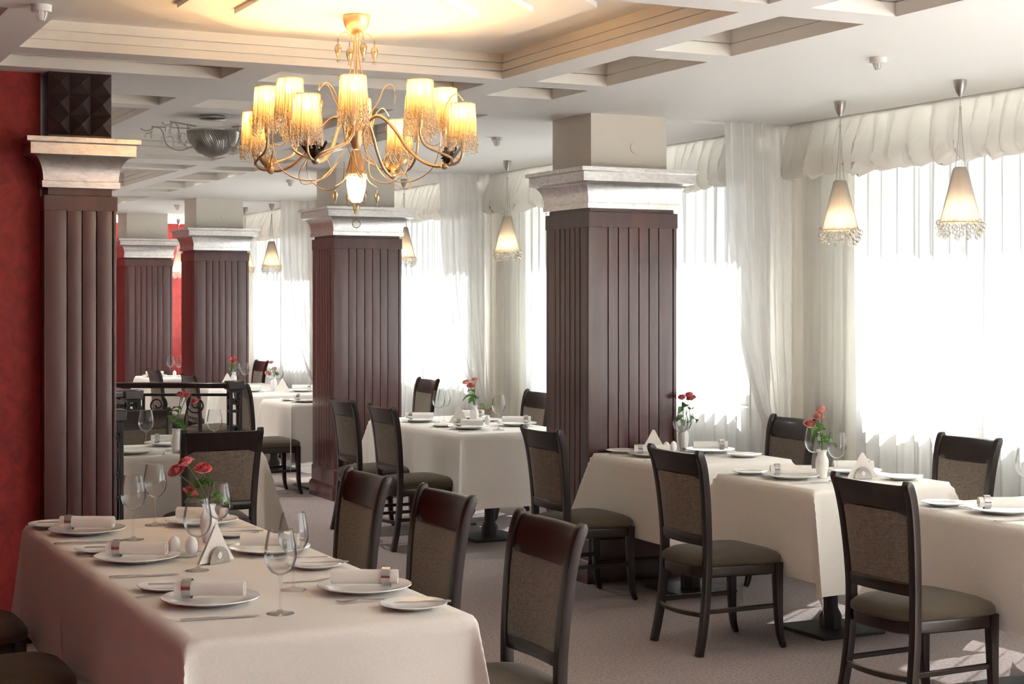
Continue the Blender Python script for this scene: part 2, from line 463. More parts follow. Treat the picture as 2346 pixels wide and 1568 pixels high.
for ang in (0,):
    for i in range(3):
        for j in range(3):
            x0, z0 = -.148+i*u, 2.421+j*u
            mx = Matrix.Rotation(ang, 4, 'Z')
            d.add([(x0, -.148, z0), (x0+u, -.148, z0), (x0+u, -.148, z0+u), (x0, -.148, z0+u), (x0+u/2, -.185, z0+u/2)], [(0, 1, 4), (1, 2, 4), (2, 3, 4), (3, 0, 4), (3, 2, 1, 0)], mx)
dp = d.build('carved_panel', 'pyr', p, smooth=False); dp['label'] = 'block of nine carved dark pyramids'

# ------------------------------------------------------------------ curtains
def folds(y, ph, amp=1.):
    return amp*(.022*sin(y*46+ph+2.2*noise.noise((y*2.1, ph, 0))) + .014*noise.noise((y*9., ph, 3.)) + .008*sin(y*97+ph*2))
BAYN = ['bay nearest the camera', 'bay behind the nearest pillar', 'bay behind the second pillar', 'bay behind the third pillar']
def curtain(name, y0, y1, x, z0, z1, mat, ph, label, cat, amp=1., n=None):
    b = MB(); n = n or int((y1-y0)/.011); nz = 14
    pts = []
    for j in range(nz+1):
        t = j/nz; row = []
        for i in range(n+1):
            y = y0+(y1-y0)*i/n
            a = amp*(.45+.75*(1-t)) ; row.append((x+folds(y+.012*noise.noise((y*3, t*2.5, ph)), ph, a), y, z0+(z1-z0)*t))
        pts.append(row)
    b.grid(pts); o = b.build(name, mat, ang=80, fix=False); return tag(o, label, cat)
def valance(y0, y1, x, label, ph):
    b = MB(); n = int((y1-y0)/.016); pts = []
    prof = [(0., 2.723), (-.035, 2.685), (-.06, 2.62), (-.082, 2.56), (-.098, 2.5), (-.104, 2.455), (-.095, 2.42), (-.07, 2.398), (-.035, 2.392), (-.01, 2.41), (.0, 2.45), (.004, 2.5)]
    for k, (dx, z) in enumerate(prof):
        row = []; t = k/(len(prof)-1)
        for i in range(n+1):
            y = y0+(y1-y0)*i/n
            g_ = y*7.5+.7*t*(1+noise.noise((y*1.7, ph, 1)))+1.2*noise.noise((y*1.3, ph, 2)); w = 1.3-2.6*abs((g_ % 1)-.5)**.7; w = w*(.35+.9*abs(noise.noise((int(g_)*1.7, ph, 4))))-.25; w2 = noise.noise((y*15+2*t, t*2.0, ph+5)); s = abs(sin(y*pi/.43+ph))
            f = min(1, t*3.2)
            row.append((x + dx*(.8+.25*s) - f*(.085*w+.03*w2), y + .03*w2*f, z - f*f*(.04*w + .03*w2) - f*.016*s*(1 if k > 3 else .3)))
        pts.append(row)
    b.grid(pts); return tag(b.build('balloon_valance', 'valance', ang=70, fix=False), label, 'valance')
EDGE = [(2.715, 5.468), (2.3, 5.472), (1.974, 5.484), (1.65, 5.515), (1.391, 5.563), (1.19, 5.625), (.99, 5.695), (.86, 5.76), (.76, 5.83), (.7, 5.86), (.55, 5.845), (.3, 5.83), (.02, 5.82)]
RIGHT = [(2.715, 6.0), (1.9, 6.0), (1.2, 5.99), (.9, 5.97), (.76, 5.95), (.7, 5.94), (.55, 5.96), (.02, 5.99)]
def lerp(tab, z):
    for (za, xa), (zb, xb) in zip(tab[:-1], tab[1:]):
        if za >= z >= zb: return xa+(xb-xa)*(za-z)/(za-zb)
    return tab[-1][1]
def swag(yp, label, ph):
    t = thing('swag_curtain', label, 'curtain', (5.75, yp, 0))
    b = MB(); pts = []; n = 70; m = 44
    for j in range(m+1):
        z = 2.715-(2.715-.02)*j/m; a, c = lerp(EDGE, z), lerp(RIGHT, z); row = []
        pinch = min(1, (c-a)/.5)
        for i in range(n+1):
            u = i/n
            fo = (.022*sin(u*46+ph)+.014*sin(u*27+1.7*ph+z*1.1)+.014*noise.noise((u*9, z*.7, ph)))*(.5+.8*(1-pinch)+.35*(2.7-z)/2.7)
            sag = .03*sin(pi*min(1, max(0, (2.7-z)/2)))
            row.append((a+(c-a)*u**(1.0+.25*(1-pinch)) - 5.75, fo - sag*(1-u), z))
        pts.append(row)
    b.grid(pts); b.build('swag_cloth', 'swag', t, ang=80, fix=False)
    c = MB(); c.tube(spline([(.08, -.035, .72), (.13, -.075, .70), (.19, -.05, .735), (.24, -.02, .79)], 6), .009, 8)
    c.tube(spline([(.08, -.035, .72), (.12, .05, .71), (.2, .04, .76), (.24, -.02, .79)], 6), .009, 8)
    c.build('tie_cord', 'cord', t)
    return t
for k in range(4):
    y0, y1 = PY[k+1]+.05, PY[k+2]-.24
    lab = BAYN[k]
    curtain('sheer_curtain', y0 if k else 3.9, y1-.12, 6.005, .03, 2.6, 'sheer', k*2.3, f'white sheer curtain across the window, {lab}', 'curtain')
    curtain('cream_curtain', y1-.6, y1+.02, 5.955, .03, 2.55, 'drape', k*1.7+.4, f'cream curtain hanging in folds at the corner of the {lab}', 'curtain', .95)
    valance(y0 if k else 3.9, y1+.02, 5.965, f'gathered cream balloon valance, {lab}', k*3.1)
for k in range(1, 4):
    swag(PY[k+1]-.23, ['white voile swag tied back beside the nearest pillar', 'white voile swag tied back beside the second pillar', 'white voile swag tied back beside the third pillar'][k-1], k*1.3)

# ------------------------------------------------------------------ chairs
def make_chair():
    t = thing('dining_chair', '', 'chair')
    def post(s):
        P = spline([(s*.198, -.24, 0), (s*.193, -.212, .14), (s*.188, -.193, .3), (s*.185, -.187, .46), (s*.189, -.192, .6), (s*.198, -.206, .75), (s*.206, -.224, .86), (s*.21, -.246, .925), (s*.21, -.262, .938)], 4)
        n = len(P); w = [.03+.006*sin(pi*i/(n-1)) for i in range(n)]; h = [.034 if i < n-4 else .03-.004*(i-n+4) for i in range(n)]
        b = MB(); b.bar(P, w, h); return b
    for s in (-1, 1): post(s).build('leg', 'espresso', t, bevel=.006, seg=2)
    for s in (-1, 1):
        P = spline([(s*.192, .198, .405), (s*.193, .2, .28), (s*.194, .204, .14), (s*.196, .214, .05), (s*.198, .232, .0)], 4)
        n = len(P); b = MB(); b.bar(P, [.044-.02*i/(n-1) for i in range(n)], [.044-.02*i/(n-1) for i in range(n)])
        b.build('leg', 'espresso', t, bevel=.005, seg=2)
    yc = lambda z: lerp([(.938, -.26), (.9, -.238), (.86, -.224), (.75, -.206), (.6, -.192), (.46, -.187), (.3, -.187)], z)
    xw = lambda z: lerp([(.938, .21), (.86, .206), (.75, .198), (.6, .189), (.46, .185), (.3, .185)], z)
    bow = lambda u: -.024*(1-u*u)
    def slab(zs, th, name, mat, inset=0., puff=0., bevel=.0):
        b = MB(); n = 16; rings = []
        for i in range(n+1):
            u = -1+2*i/n; ring = []
            for side in (1, -1):
                for z in (zs if side == 1 else zs[::-1]):
                    tz = (z-zs[0])/(zs[-1]-zs[0])
                    pf = puff*max(0, (1-u**6))*max(0, 1-(2*tz-1)**6)
                    ring.append((u*(xw(z)-inset), yc(z)+bow(u)*min(1, .6+.8*abs(tz)) + side*(th/2+pf), z))
            rings.append(ring)
        b.loft(rings); return b.build(name, mat, t, bevel=bevel, ang=50)
    slab([.81, .84, .87, .895, .91, .922, .93], .024, 'top_rail', 'espresso', .0, .002, .004)
    slab([.545, .58, .64, .7, .76, .8, .825], .022, 'backrest', 'backfab', .013, .008)
    slab([.5, .52, .55], .026, 'lower_rail', 'espresso', .005, .0, .004)
    def outline(sc, z, k=36):
        pts = []
        for i in range(k):
            a = 2*pi*i/k; ca, sa = cos(a), sin(a); e = .36
            x = abs(ca)**e*(1 if ca >= 0 else -1); y = abs(sa)**e*(1 if sa >= 0 else -1)
            w = .205+.026*y
            pts.append((x*w*sc, y*.225*sc + (.012*(1-x*x) if y > 0 else -.02*(1-x*x))*sc, z))
        return pts
    c = MB(); c.loft([outline(s, z) for s, z in ((.985, .402), (1.02, .408), (1.03, .42), (1.02, .434), (.97, .447), (.84, .461), (.58, .471), (.2, .475))]); c.build('seat', 'seatfab', t, ang=70)
    a = MB(); a.loft([outline(.95, .352), outline(.975, .357), outline(.985, .39), outline(.97, .4)]); a.build('seat_frame', 'espresso', t, ang=40)
    for s in (-1, 1):
        b = MB(); b.bar([(s*.19, -.2, .2), (s*.191, .21, .2)], .016, .022, (1, 0, 0)); b.build('stretcher', 'espresso', t, bevel=.003)
    b = MB(); b.bar([(x, -.205-.045*(1-(x/.19)**2), .185) for x in [-.19+.38*k/12 for k in range(13)]], .022, .016, (0, 0, 1)); b.build('stretcher', 'espresso', t, bevel=.003)
    return t
def chair(x, y, deg, label, group):
    """x, y = middle of the rear legs; deg = heading the sitter faces (0 = +X, 90 = +Y)"""
    a = R(deg)-pi/2
    return place('chair', make_chair, label, 'chair', (x+.24*cos(R(deg)), y+.24*sin(R(deg)), 0), a, group)
gT, gW, gM, gF = 'chairs at the long table', 'chairs at the window tables', 'chairs between the two near pillars', 'chairs at the far tables'
K = 'dark wooden brown backed chair'
chair(2.37, 4.56, 180, 'dark wooden dining chair with gold-lit back nearest the camera on window side of long table', gT)
chair(2.37, 5.37, 181, 'dark wooden dining chair, middle one on window side of the long table', gT)
chair(2.34, 6.09, 180, 'dark wooden dining chair, farthest from camera on window side of the long table', gT)
chair(.54, 6.2, 0, 'brown seated chair by the red wall, farther of two at the long table', gT)
chair(.55, 5.36, 0, 'brown seated chair nearer the camera, red wall side of long table', gT)
chair(4.02, 7.8, 0, f'{K} on the aisle side of the table beside nearest pillar', gW)
chair(4.03, 6.45, 0, f'{K} on the aisle side of the middle window table', gW)
chair(4.04, 5.03, 2, f'{K} nearest the camera on the aisle side of the window tables', gW)
chair(5.74, 7.88, 180, f'{K} between swag curtain and vase of salmon roses', gW)
chair(5.74, 6.38, 180, f'{K} against the sheer curtain beyond the middle window table', gW)
chair(3.94, 9.95, 0, f'{K}, nearer of two on aisle side between pillars', gM)
chair(3.94, 10.7, 1, f'{K}, farther of two on aisle side between pillars', gM)
chair(5.64, 11.0, 180, f'{K} half hidden behind nearest pillar, window side', gM)
chair(5.68, 13.25, 180, f'{K} seen just right of the second pillar by sheer curtain', gF)
chair(3.95, 13.2, 0, f'{K} left of the second pillar, right of the iron railing', gF)
chair(3.95, 14.85, 0, f'{K} behind the scrolled iron railing, nearer of two', gF)
chair(3.95, 16.2, 0, f'{K} behind the left end of the iron railing, farther of two', gF)
chair(5.72, 15.95, 180, f'{K} cut by the left edge of the second pillar', gF)
chair(5.68, 18.15, 180, f'{K} just right of the third pillar under a pendant lamp', gF)
chair(2.43, 8.46, 90, 'dark wooden dining chair seen from behind, beside the red wall pillar', 'chairs at the table behind the red wall pillar')
chair(2.4, 10.3, -90, 'dark wooden dining chair facing us behind white vase and iron railing', 'chairs at the table behind the red wall pillar')

# ------------------------------------------------------------------ tables and cloths
TZ = .755
def make_table():
    t = thing('dining_table', '', 'table')
    b = MB(); b.box(-.19, .19, -.19, .19, 0, .018); b.build('base_plate', 'plate', t, bevel=.005)
    def oct_(r, z): return [(r*cos(pi/8+k*pi/4)/cos(pi/8), r*sin(pi/8+k*pi/4)/cos(pi/8), z) for k in range(8)]
    b = MB(); b.loft([oct_(.052, .018), oct_(.052, .075), oct_(.034, .115), oct_(.034, .7), oct_(.06, .72)]); b.build('column', 'plate', t, ang=25)
    b = MB(); b.box(-.385, .385, -.385, .385, .72, .748); b.build('table_top', 'mahog', t, bevel=.004)
    return t
def cloth(cx, cy, hx, hy, drop, seed, label, group, k=.42, flare=(1,1,1,1)):
    """drop = (left -x, right +x, near -y, far +y) hang in metres, 0 = the cloth stops at that edge"""
    b = MB(); rd = .012
    def axis(h, d0, d1):
        a = []
        if d0: a += [-h-d0*(1-i/16) for i in range(16)]
        a += [-h+2*h*i/22 for i in range(23)]
        if d1: a += [h+d1*(i+1)/16 for i in range(16)]
        return a
    xs, ys = axis(hx, drop[0], drop[1]), axis(hy, drop[2], drop[3]); pts = []
    def side(over):                              # rounded table edge: overhang length -> (out, down)
        if over <= 0: return 0., 0.
        L0 = rd*pi/2
        if over < L0: return rd*sin(over/rd), rd*(1-cos(over/rd))
        return rd, rd+over-L0
    for p in xs:
        row = []
        for q in ys:
            ep, eq = max(0, abs(p)-hx), max(0, abs(q)-hy); sp, sq = (1 if p > 0 else -1), (1 if q > 0 else -1)
            wv = noise.noise((p*2.6+seed, q*2.6, seed)); wf = noise.noise((p*9+seed, q*9, 7.+seed))
            if ep and eq:                        # corner: the spare cloth folds out into a hanging cone
                r = (ep**3+eq**3)**(1/3); th = atan2(eq, ep); o_, dn = side(r)
                amp = r*k*sin(2*th)**1.4; lean = .35+.4*noise.noise((seed, sp*3., sq*5.))
                x = sp*(hx+o_*cos(th) + amp*cos(pi/4+lean)); y = sq*(hy+o_*sin(th) + amp*sin(pi/4+lean)); z = -dn*(1-.04*sin(2*th))
                z += .006*wf
            elif ep or eq:
                e = ep or eq; o_, dn = side(e)
                fl = (e*(.035*wv+.012*sin((q if ep else p)*13+seed)) + .01*e)*flare[(0 if sp < 0 else 1) if ep else (2 if sq < 0 else 3)]
                x = p if eq else sp*(hx+o_+fl); y = q if ep else sq*(hy+o_+fl); z = -dn
            else:
                x, y, z = p, q, .0012*wv
            row.append((x, y, z))
        pts.append(row)
    b.grid(pts); o = b.build('tablecloth', 'linen', ang=75, fix=False); o.location = (cx, cy, TZ)
    return tag(o, label, 'tablecloth', group)
def table(cx, cy, label, group): return place('table', make_table, label, 'table', (cx, cy, 0), 0, group)

gl = 'ivory cloths on the long table'
for i, (y, w) in enumerate(((4.48, 'end nearest the camera'), (5.28, 'middle'), (6.08, 'far end by the red wall'))):
    table(1.48, y, f'square pedestal table under the {w} of the long table', 'tables pushed together into the long table')
    cloth(1.48, y, .4+.0015*(2-i), .405, (.42, .34, .42 if i == 0 else 0, .3 if i == 2 else 0), i*3.7+.5, f'ivory tablecloth, {w} of the long table', gl, k=.22, flare=(1, .2, 1, 1)).location.z += .0012*(2-i)
TB = [(4.92, 7.72, 'beside the nearest pillar'), (4.94, 6.47, 'in the middle of the window row'), (4.95, 5.08, 'cut off at the photo edge'),
      (4.77, 10.04, 'between the two near pillars, nearer of the pair'), (4.77, 10.85, 'between the two near pillars, farther of the pair'),
      (2.43, 9.42, 'behind the red wall pillar'), (4.76, 13.48, 'just left of the second pillar'), (4.82, 15.0, 'behind the second pillar with folded napkins'),
      (4.82, 16.25, 'in front of the third pillar'), (4.78, 18.45, 'farthest, behind the iron railing')]
for i, (x, y, w) in enumerate(TB):
    table(x, y, f'square dark pedestal table {w}', 'square pedestal tables')
    dr = (.43, .43, .5, .43)
    if i == 3: dr = (.43, .4, .5, 0)
    if i == 4: dr = (.43, .4, 0, .4)
    cloth(x, y, .4, .4065 if i in (3, 4) else .4, dr, i*2.9+11, f'white tablecloth on the table {w}', 'white cloths on the square tables')

# ------------------------------------------------------------------ tableware
def lathe_obj(name, mat, prof, n=32, parent=None, ang=40):
    b = MB(); b.lathe(prof, n); return b.build(name, mat, parent, ang=ang)
def make_plate():
    return lathe_obj('dinner_plate', 'china', [(.001, .004), (.06, .004), (.085, .006), (.1, .013), (.138, .02), (.142, .022), (.141, .0245), (.137, .024), (.099, .0165), (.085, .0105), (.06, .009), (.001, .009)], 40)
def make_side():
    return lathe_obj('side_plate', 'china', [(.001, .003), (.045, .003), (.06, .005), (.072, .011), (.094, .016), (.097, .018), (.095, .0195), (.071, .0145), (.058, .0085), (.001, .0075)], 36)
def make_roll():
    t = thing('napkin_roll', '', 'napkin')
    b = MB(); k = 40; rings = []
    sec = []
    for i in range(k+1):
        a = i/k*2*pi*2.6; r = .007+.0185*(i/k)**.8; sec.append((r*cos(a), r*sin(a)))
    inner = [((hypot(x, z)-.0028)*x/hypot(x, z), (hypot(x, z)-.0028)*z/hypot(x, z)) for x, z in sec][::-1]
    loop = sec+inner
    for j in range(9):
        u = -.1+.2*j/8; f = 1+.05*noise.noise((u*30, 2, 1))
        rings.append([(u, x*f*1.12, .0262+z*f*.98) for x, z in loop])
    b.loft(rings, True); b.build('rolled_napkin', 'napkin', t, ang=60)
    r = MB(); r.lathe([(.0278, -.013), (.0292, -.013), (.0296, 0), (.0292, .013), (.0278, .013), (.0278, -.013)], 28, mx=Matrix.Translation((-.066, 0, .0272)) @ Matrix.Rotation(pi/2, 4, 'Y'))
    rr = r.build('napkin_ring', 'steel', t); rr['label'] = 'polished steel napkin ring'
    return t
def make_knife():
    b = MB(); pts = []
    def sec(y, w, h, z): return [(-w, y, z), (w, y, z), (w, y, z+h), (-w, y, z+h)]
    b.loft([sec(-.105, .004, .004, .001), sec(-.1, .0048, .006, 0), sec(-.02, .0042, .006, 0), sec(.0, .0035, .004, .001), sec(.01, .0075, .002, .001), sec(.08, .0085, .0016, .001), sec(.1, .006, .0014, .001), sec(.112, .001, .001, .001)])
    return b.build('table_knife', 'steel', ang=50)
def make_butter():
    b = MB()
    def sec(y, w, h, z): return [(-w, y, z), (w, y, z), (w, y, z+h), (-w, y, z+h)]
    b.loft([sec(-.085, .0035, .004, .0), sec(-.08, .0042, .005, 0), sec(-.01, .0036, .005, 0), sec(.005, .0075, .0018, .001), sec(.06, .008, .0015, .001), sec(.078, .002, .001, .001)])
    return b.build('butter_knife', 'steel', ang=50)
def make_fork():
    b = MB()
    b.bar(spline([(0, -.1, .003), (0, -.05, .004), (0, .0, .006), (0, .035, .01)], 5), [.011, .0105, .01, .0095, .009, .0085, .008, .0075, .007, .0065, .006, .0055, .005, .005, .006, .008], .0022)
    b.bar([(0, .035, .0095), (0, .048, .007), (0, .06, .005)], [.008, .022, .023], .002)
    for x in (-.0095, -.0032, .0032, .0095): b.bar([(x, .058, .005), (x, .08, .004), (x*.97, .1, .007)], [.0042, .0036, .002], .0018)
    return b.build('fork', 'steel', ang=50)
def make_spoon():
    b = MB()
    b.bar(spline([(0, -.1, .003), (0, -.04, .004), (0, .01, .006), (0, .04, .009)], 4), [.011, .0105, .01, .009, .0085, .008, .007, .0065, .006, .0055, .005, .005, .006], .0022)
    g = [[(.021*sin(pi*(i+.4)/10.4)**.8*(-1+2*j/8), .036+.064*i/9.6, .0085-.0055*(1-(-1+2*j/8)**2)*sin(pi*(i+.2)/10.2)) for j in range(9)] for i in range(11)]
    b.grid(g); return b.build('spoon', 'steel', ang=60)
def make_wine():
    t = thing('wine_glass', '', 'glass')
    lathe_obj('foot', 'stemglass', [(.001, .001), (.038, .001), (.039, .002), (.036, .0035), (.014, .006), (.005, .012)], 32, t)
    lathe_obj('stem', 'stemglass', [(.005, .012), (.0035, .03), (.0032, .075), (.0042, .1), (.008, .109)], 16, t)
    lathe_obj('bowl', 'glass', [(.002, .109), (.012, .11), (.026, .118), (.038, .133), (.0445, .152), (.0455, .168), (.043, .19), (.0385, .214), (.0345, .235), (.0342, .2362), (.0338, .235)], 40, t, 80)
    return t
def make_vase():
    return lathe_obj('bud_vase', 'china', [(.001, .0), (.021, .0), (.023, .003), (.026, .02), (.031, .05), (.033, .07), (.031, .09), (.023, .108), (.0205, .118), (.022, .128), (.027, .138), (.0255, .1385), (.0195, .128), (.0175, .118), (.02, .107), (.028, .09), (.029, .06), (.001, .01)], 32, ang=60)
def make_egg():
    p = [(max(.0005, .0215*sin(pi*i/14)*(1-.14*(i/14-.5))), .029-.033*cos(pi*i/14)+.004) for i in range(15)]
    p = [(r, max(z, .0015)) for r, z in p]
    b = MB(); b.lathe(p, 24)
    for a in range(3): b.ball((.003*cos(a*2.1), .003*sin(a*2.1), .0655), .0007, 6, 4)
    return b.build('egg_shaker', 'china', ang=60)
def make_dish():
    b = MB(); n = 36
    def ring(rx, ry, z): return [(rx*cos(2*pi*k/n), ry*sin(2*pi*k/n), z+(.006*abs(cos(2*pi*k/n))**3 if rx > .05 else 0)) for k in range(n)]
    b.loft([ring(.03, .018, 0), ring(.05, .026, .004), ring(.066, .034, .013), ring(.068, .035, .0145), ring(.063, .032, .0145), ring(.045, .024, .0065), ring(.02, .01, .0055)], True)
    return b.build('shaker_dish', 'china', ang=60)
def make_holder():
    t = thing('napkin_holder', '', 'napkin holder'); t.scale = (1.18, 1.18, 1.18)
    n = 20
    for s in (-1, 1):
        b = MB(); arc = [(-.034*cos(pi*i/n), .046*sin(pi*i/n)) for i in range(n+1)]
        b.loft([[(x, s*.016-.001, z+.002) for x, z in arc], [(x, s*.016+.001, z+.002) for x, z in arc]])
        b.build('side_plate_arch', 'steel', t, ang=40)
        e = MB(); e.tube([(-.0345*cos(pi*i/n), s*.016, .0465*sin(pi*i/n)+.002) for i in range(n+1)], .0018, 6); e.build('arch_rim', 'steel', t)
        y = s*.0176
        lf = MB(); pts = [(0, .012), (.004, .016), (.009, .022), (.007, .027), (.008, .032), (.0035, .03), (.001, .037), (-.003, .031), (-.006, .033), (-.0055, .027), (-.009, .024), (-.004, .017)]
        lf.loft([[(x, y-.0003*s, z) for x, z in pts], [(x, y+.0004*s, z) for x, z in pts]])
        sw = [(-.013+.026*i/10, .011-.005*sin(pi*i/10)+.0035*(i/10)) for i in range(11)]
        lf.tube([(x, y, z) for x, z in sw], .0009, 6)
        lf.build('emblem', 'china', t)
    b = MB(); b.box(-.036, .036, -.017, .017, 0, .002); b.build('base', 'steel', t, bevel=.0006)
    return t
def make_paper():
    b = MB()
    for i, (dy, dx) in enumerate(((-.004, -.002), (0, .001), (.004, .0))):
        tri = [(-.062+dx, dy*1.4, .003), (.062+dx, dy*1.4, .003), (.03+dx, dy*1.1, .05), (.004+dx, dy, .098-.002*i), (-.004+dx, dy, .098-.002*i), (-.034+dx, dy*1.1, .046)]
        b.loft([[(x, y-.0013, z) for x, y, z in tri], [(x, y+.0013, z) for x, y, z in tri]])
    o = b.build('folded_paper_napkin', 'napkin', ang=30); o.scale = (1.22, 1.18, 1.3); return o

NAMES = {}
def put(key, make, label, cat, x, y, z=TZ+.001, deg=0., group=None):
    return single(key, make, label, cat, (x, y, z), R(deg), group)
def setting(tab, seat, plate, side=None, face=0, knife=None, fork=None, roll=True, spoon=None, rd=-28., tail=None):
    """face: 0 = sitter looks to +X, 180 = to -X; every position in metres"""
    s = f'at {seat} of {tab}'
    px, py = plate
    put('plate', make_plate, f'white dinner plate {s}', 'plate', px, py, group='dinner plates')
    if roll: put('roll', make_roll, f'rolled white napkin in steel ring {s}', 'napkin', px, py, TZ+.019, rd if face == 0 else rd+180, group='rolled napkins')
    if side:
        put('side', make_side, f'small white side plate {s}', 'plate', side[0], side[1], group='side plates')
        put('butter', make_butter, f'butter knife on the side plate {s}', 'knife', side[0]+.02, side[1]-.01, TZ+.0195, (-90 if face == 0 else 90)-18, group='butter knives')
    if knife: put('knife', make_knife, f'steel table knife {s}', 'knife', knife[0], knife[1], TZ+.003, (-90 if face == 0 else 90)-6, group='table knives')
    if fork: put('fork', make_fork, f'steel fork {s}', 'fork', fork[0], fork[1], TZ+.003, (-90 if face == 0 else 90)-6, group='forks')
    if spoon: put('spoon', make_spoon, f'steel spoon {s}', 'spoon', spoon[0], spoon[1], TZ+.003, (-90 if face == 0 else 90)-8, group='spoons')
def wine(x, y, label): put('wine', make_wine, label, 'glass', x, y, group='wine glasses')

T = 'long table'
setting(T, 'red wall seat farthest from camera', (1.245, 6.14), (1.165, 6.37), 0, knife=(1.185, 5.9), fork=(1.2, 6.32))
setting(T, 'middle seat on red wall side', (1.262, 5.41), (1.2, 5.65), 0, knife=(1.21, 5.105), fork=(1.2, 5.58))
setting(T, 'red wall seat nearest camera', (1.275, 4.56), (1.225, 4.83), 0, knife=(1.235, 4.33), fork=(1.2, 4.73))
setting(T, 'window seat farthest from camera', (1.7, 6.2), (1.72, 5.83), 180, fork=(1.76, 6.02), rd=-36)
setting(T, 'middle seat on window side', (1.72, 5.4), (1.755, 5.02), 180, knife=(1.7, 5.62), fork=(1.76, 5.21))
setting(T, 'window seat nearest camera', (1.745, 4.55), (1.772, 4.235), 180, knife=(1.68, 4.78), fork=(1.7, 4.385))
wine(1.365, 5.91, 'empty wine glass nearest the red wall pillar on the long table')
wine(1.53, 6.26, 'empty wine glass at the far edge of the long table')
wine(1.395, 5.14, 'empty wine glass in front of the red roses and napkin holder')
wine(1.41, 4.33, 'empty wine glass nearest the camera on the long table')
wine(1.56, 4.665, 'empty wine glass right behind the one nearest the camera, long table')
wine(1.575, 5.53, 'empty wine glass right beside the red roses on the long table')
put('vase', make_vase, 'white bud vase of red roses on the long table', 'vase', 1.6, 5.74, group='white bud vases')
put('holder', make_holder, 'steel napkin holder with leaf emblem on the long table', 'napkin holder', 1.49, 5.26, deg=24, group='napkin holders')
put('paper', make_paper, 'white paper napkins standing in the emblem holder, long table', 'napkin', 1.49, 5.26, TZ+.003, 24, 'folded paper napkins')
put('dish', make_dish, 'small oval white dish under the shakers on the long table', 'dish', 1.425, 5.44, deg=-30, group='shaker dishes')
put('egg', make_egg, 'white egg shaped shaker, left one on the long table', 'shaker', 1.4, 5.455, TZ+.007, 0, 'egg shakers')
put('egg', make_egg, 'white egg shaped shaker, right one on the long table', 'shaker', 1.452, 5.428, TZ+.007, 0, 'egg shakers')

T = 'table by the nearest pillar'
setting(T, 'aisle seat', (4.71, 7.79), (4.67, 8.05), 0, knife=(4.63, 7.56), fork=(4.64, 7.97))
setting(T, 'window seat', (5.13, 7.84), (5.16, 7.54), 180, spoon=(5.1, 7.68))
wine(5.03, 8.0, 'empty wine glass in front of roses beside the nearest pillar')
wine(5.09, 8.06, 'empty wine glass half behind another, table by the nearest pillar')
put('vase', make_vase, 'white bud vase on the table by the nearest pillar', 'vase', 5.12, 8.11, group='white bud vases')
put('paper', make_paper, 'white paper napkins folded to a point, table by the nearest pillar', 'napkin', 4.86, 8.02, TZ+.003, -24, 'folded paper napkins')
put('egg', make_egg, 'white egg shaker, left one by the nearest pillar', 'shaker', 4.89, 7.93, TZ+.001, 0, 'egg shakers')
put('egg', make_egg, 'white egg shaker, right one by the nearest pillar', 'shaker', 4.95, 7.95, TZ+.001, 0, 'egg shakers')
T = 'middle window table'
setting(T, 'aisle seat', (4.735, 6.52), (4.67, 6.77), 0, knife=(4.69, 6.31), fork=(4.64, 6.68))
setting(T, 'window seat', (5.15, 6.56), (5.2, 6.24), 180, spoon=(5.14, 6.4))
wine(4.95, 6.62, 'empty wine glass behind the salmon roses')
wine(4.87, 6.33, 'empty wine glass right of the salmon roses')
put('vase', make_vase, 'white bud vase of salmon roses on the middle window table', 'vase', 4.895, 6.48, group='white bud vases')
put('holder', make_holder, 'steel arched napkin holder on the middle window table', 'napkin holder', 5.05, 6.36, deg=-26, group='napkin holders')
put('paper', make_paper, 'white paper napkins in the holder on the middle window table', 'napkin', 5.05, 6.36, TZ+.003, -26, 'folded paper napkins')
T = 'window table at the photo edge'
setting(T, 'aisle seat', (4.745, 5.07), (4.69, 5.36), 0, knife=(4.64, 4.88), fork=(4.64, 5.26))
wine(5.1, 5.31, 'empty wine glass cut by the photo edge')

T = 'nearer table between the pillars'
setting(T, 'aisle seat', (4.6, 10.02), (4.52, 10.28), 0, knife=(4.53, 9.79))
setting(T, 'window seat', (5.02, 10.13), None, 180)
wine(4.75, 9.86, 'empty wine glass on the nearer table, right of the pink roses')
put('egg', make_egg, 'white egg shaker beside the vase between the pillars', 'shaker', 4.86, 10.27, TZ+.001, 0, 'egg shakers')
put('paper', make_paper, 'white paper napkins leaning left of the vase between the pillars', 'napkin', 4.72, 10.44, TZ+.003, -20, 'folded paper napkins')
put('vase', make_vase, 'white bud vase of pink roses between the pillars', 'vase', 4.8, 10.36, group='white bud vases')
T = 'farther table between the pillars'
setting(T, 'aisle seat', (4.56, 10.78), None, 0, knife=(4.5, 10.55))
setting(T, 'window seat', (5.0, 10.85), (5.03, 10.6), 180)
wine(4.6, 10.53, 'empty wine glass left of the pink roses, nearer of two')
wine(4.7, 10.66, 'empty wine glass left of the pink roses, farther of two')

T = 'table behind the red wall pillar'
setting(T, 'far seat', (2.44, 9.66), None, 180, rd=172)
wine(2.25, 9.42, 'empty wine glass on the table behind the red wall pillar')
wine(2.62, 9.28, 'empty wine glass whose bowl shows over the chair seen from behind')
put('vase', make_vase, 'white bud vase of pink roses left of the chair seen from behind', 'vase', 2.37, 9.19, group='white bud vases')
put('fork', make_fork, 'steel fork on the table behind the red wall pillar', 'fork', 2.275, 9.1, TZ+.003, 165, 'forks')
put('spoon', make_spoon, 'steel spoon on the table behind the red wall pillar', 'spoon', 2.28, 9.27, TZ+.003, -75, 'spoons')
put('side', make_side, 'small white side plate beside the vase behind red wall pillar', 'plate', 2.47, 9.13, group='side plates')
put('plate', make_plate, 'white dinner plate at left edge of table behind red wall pillar', 'plate', 2.13, 9.24, group='dinner plates')

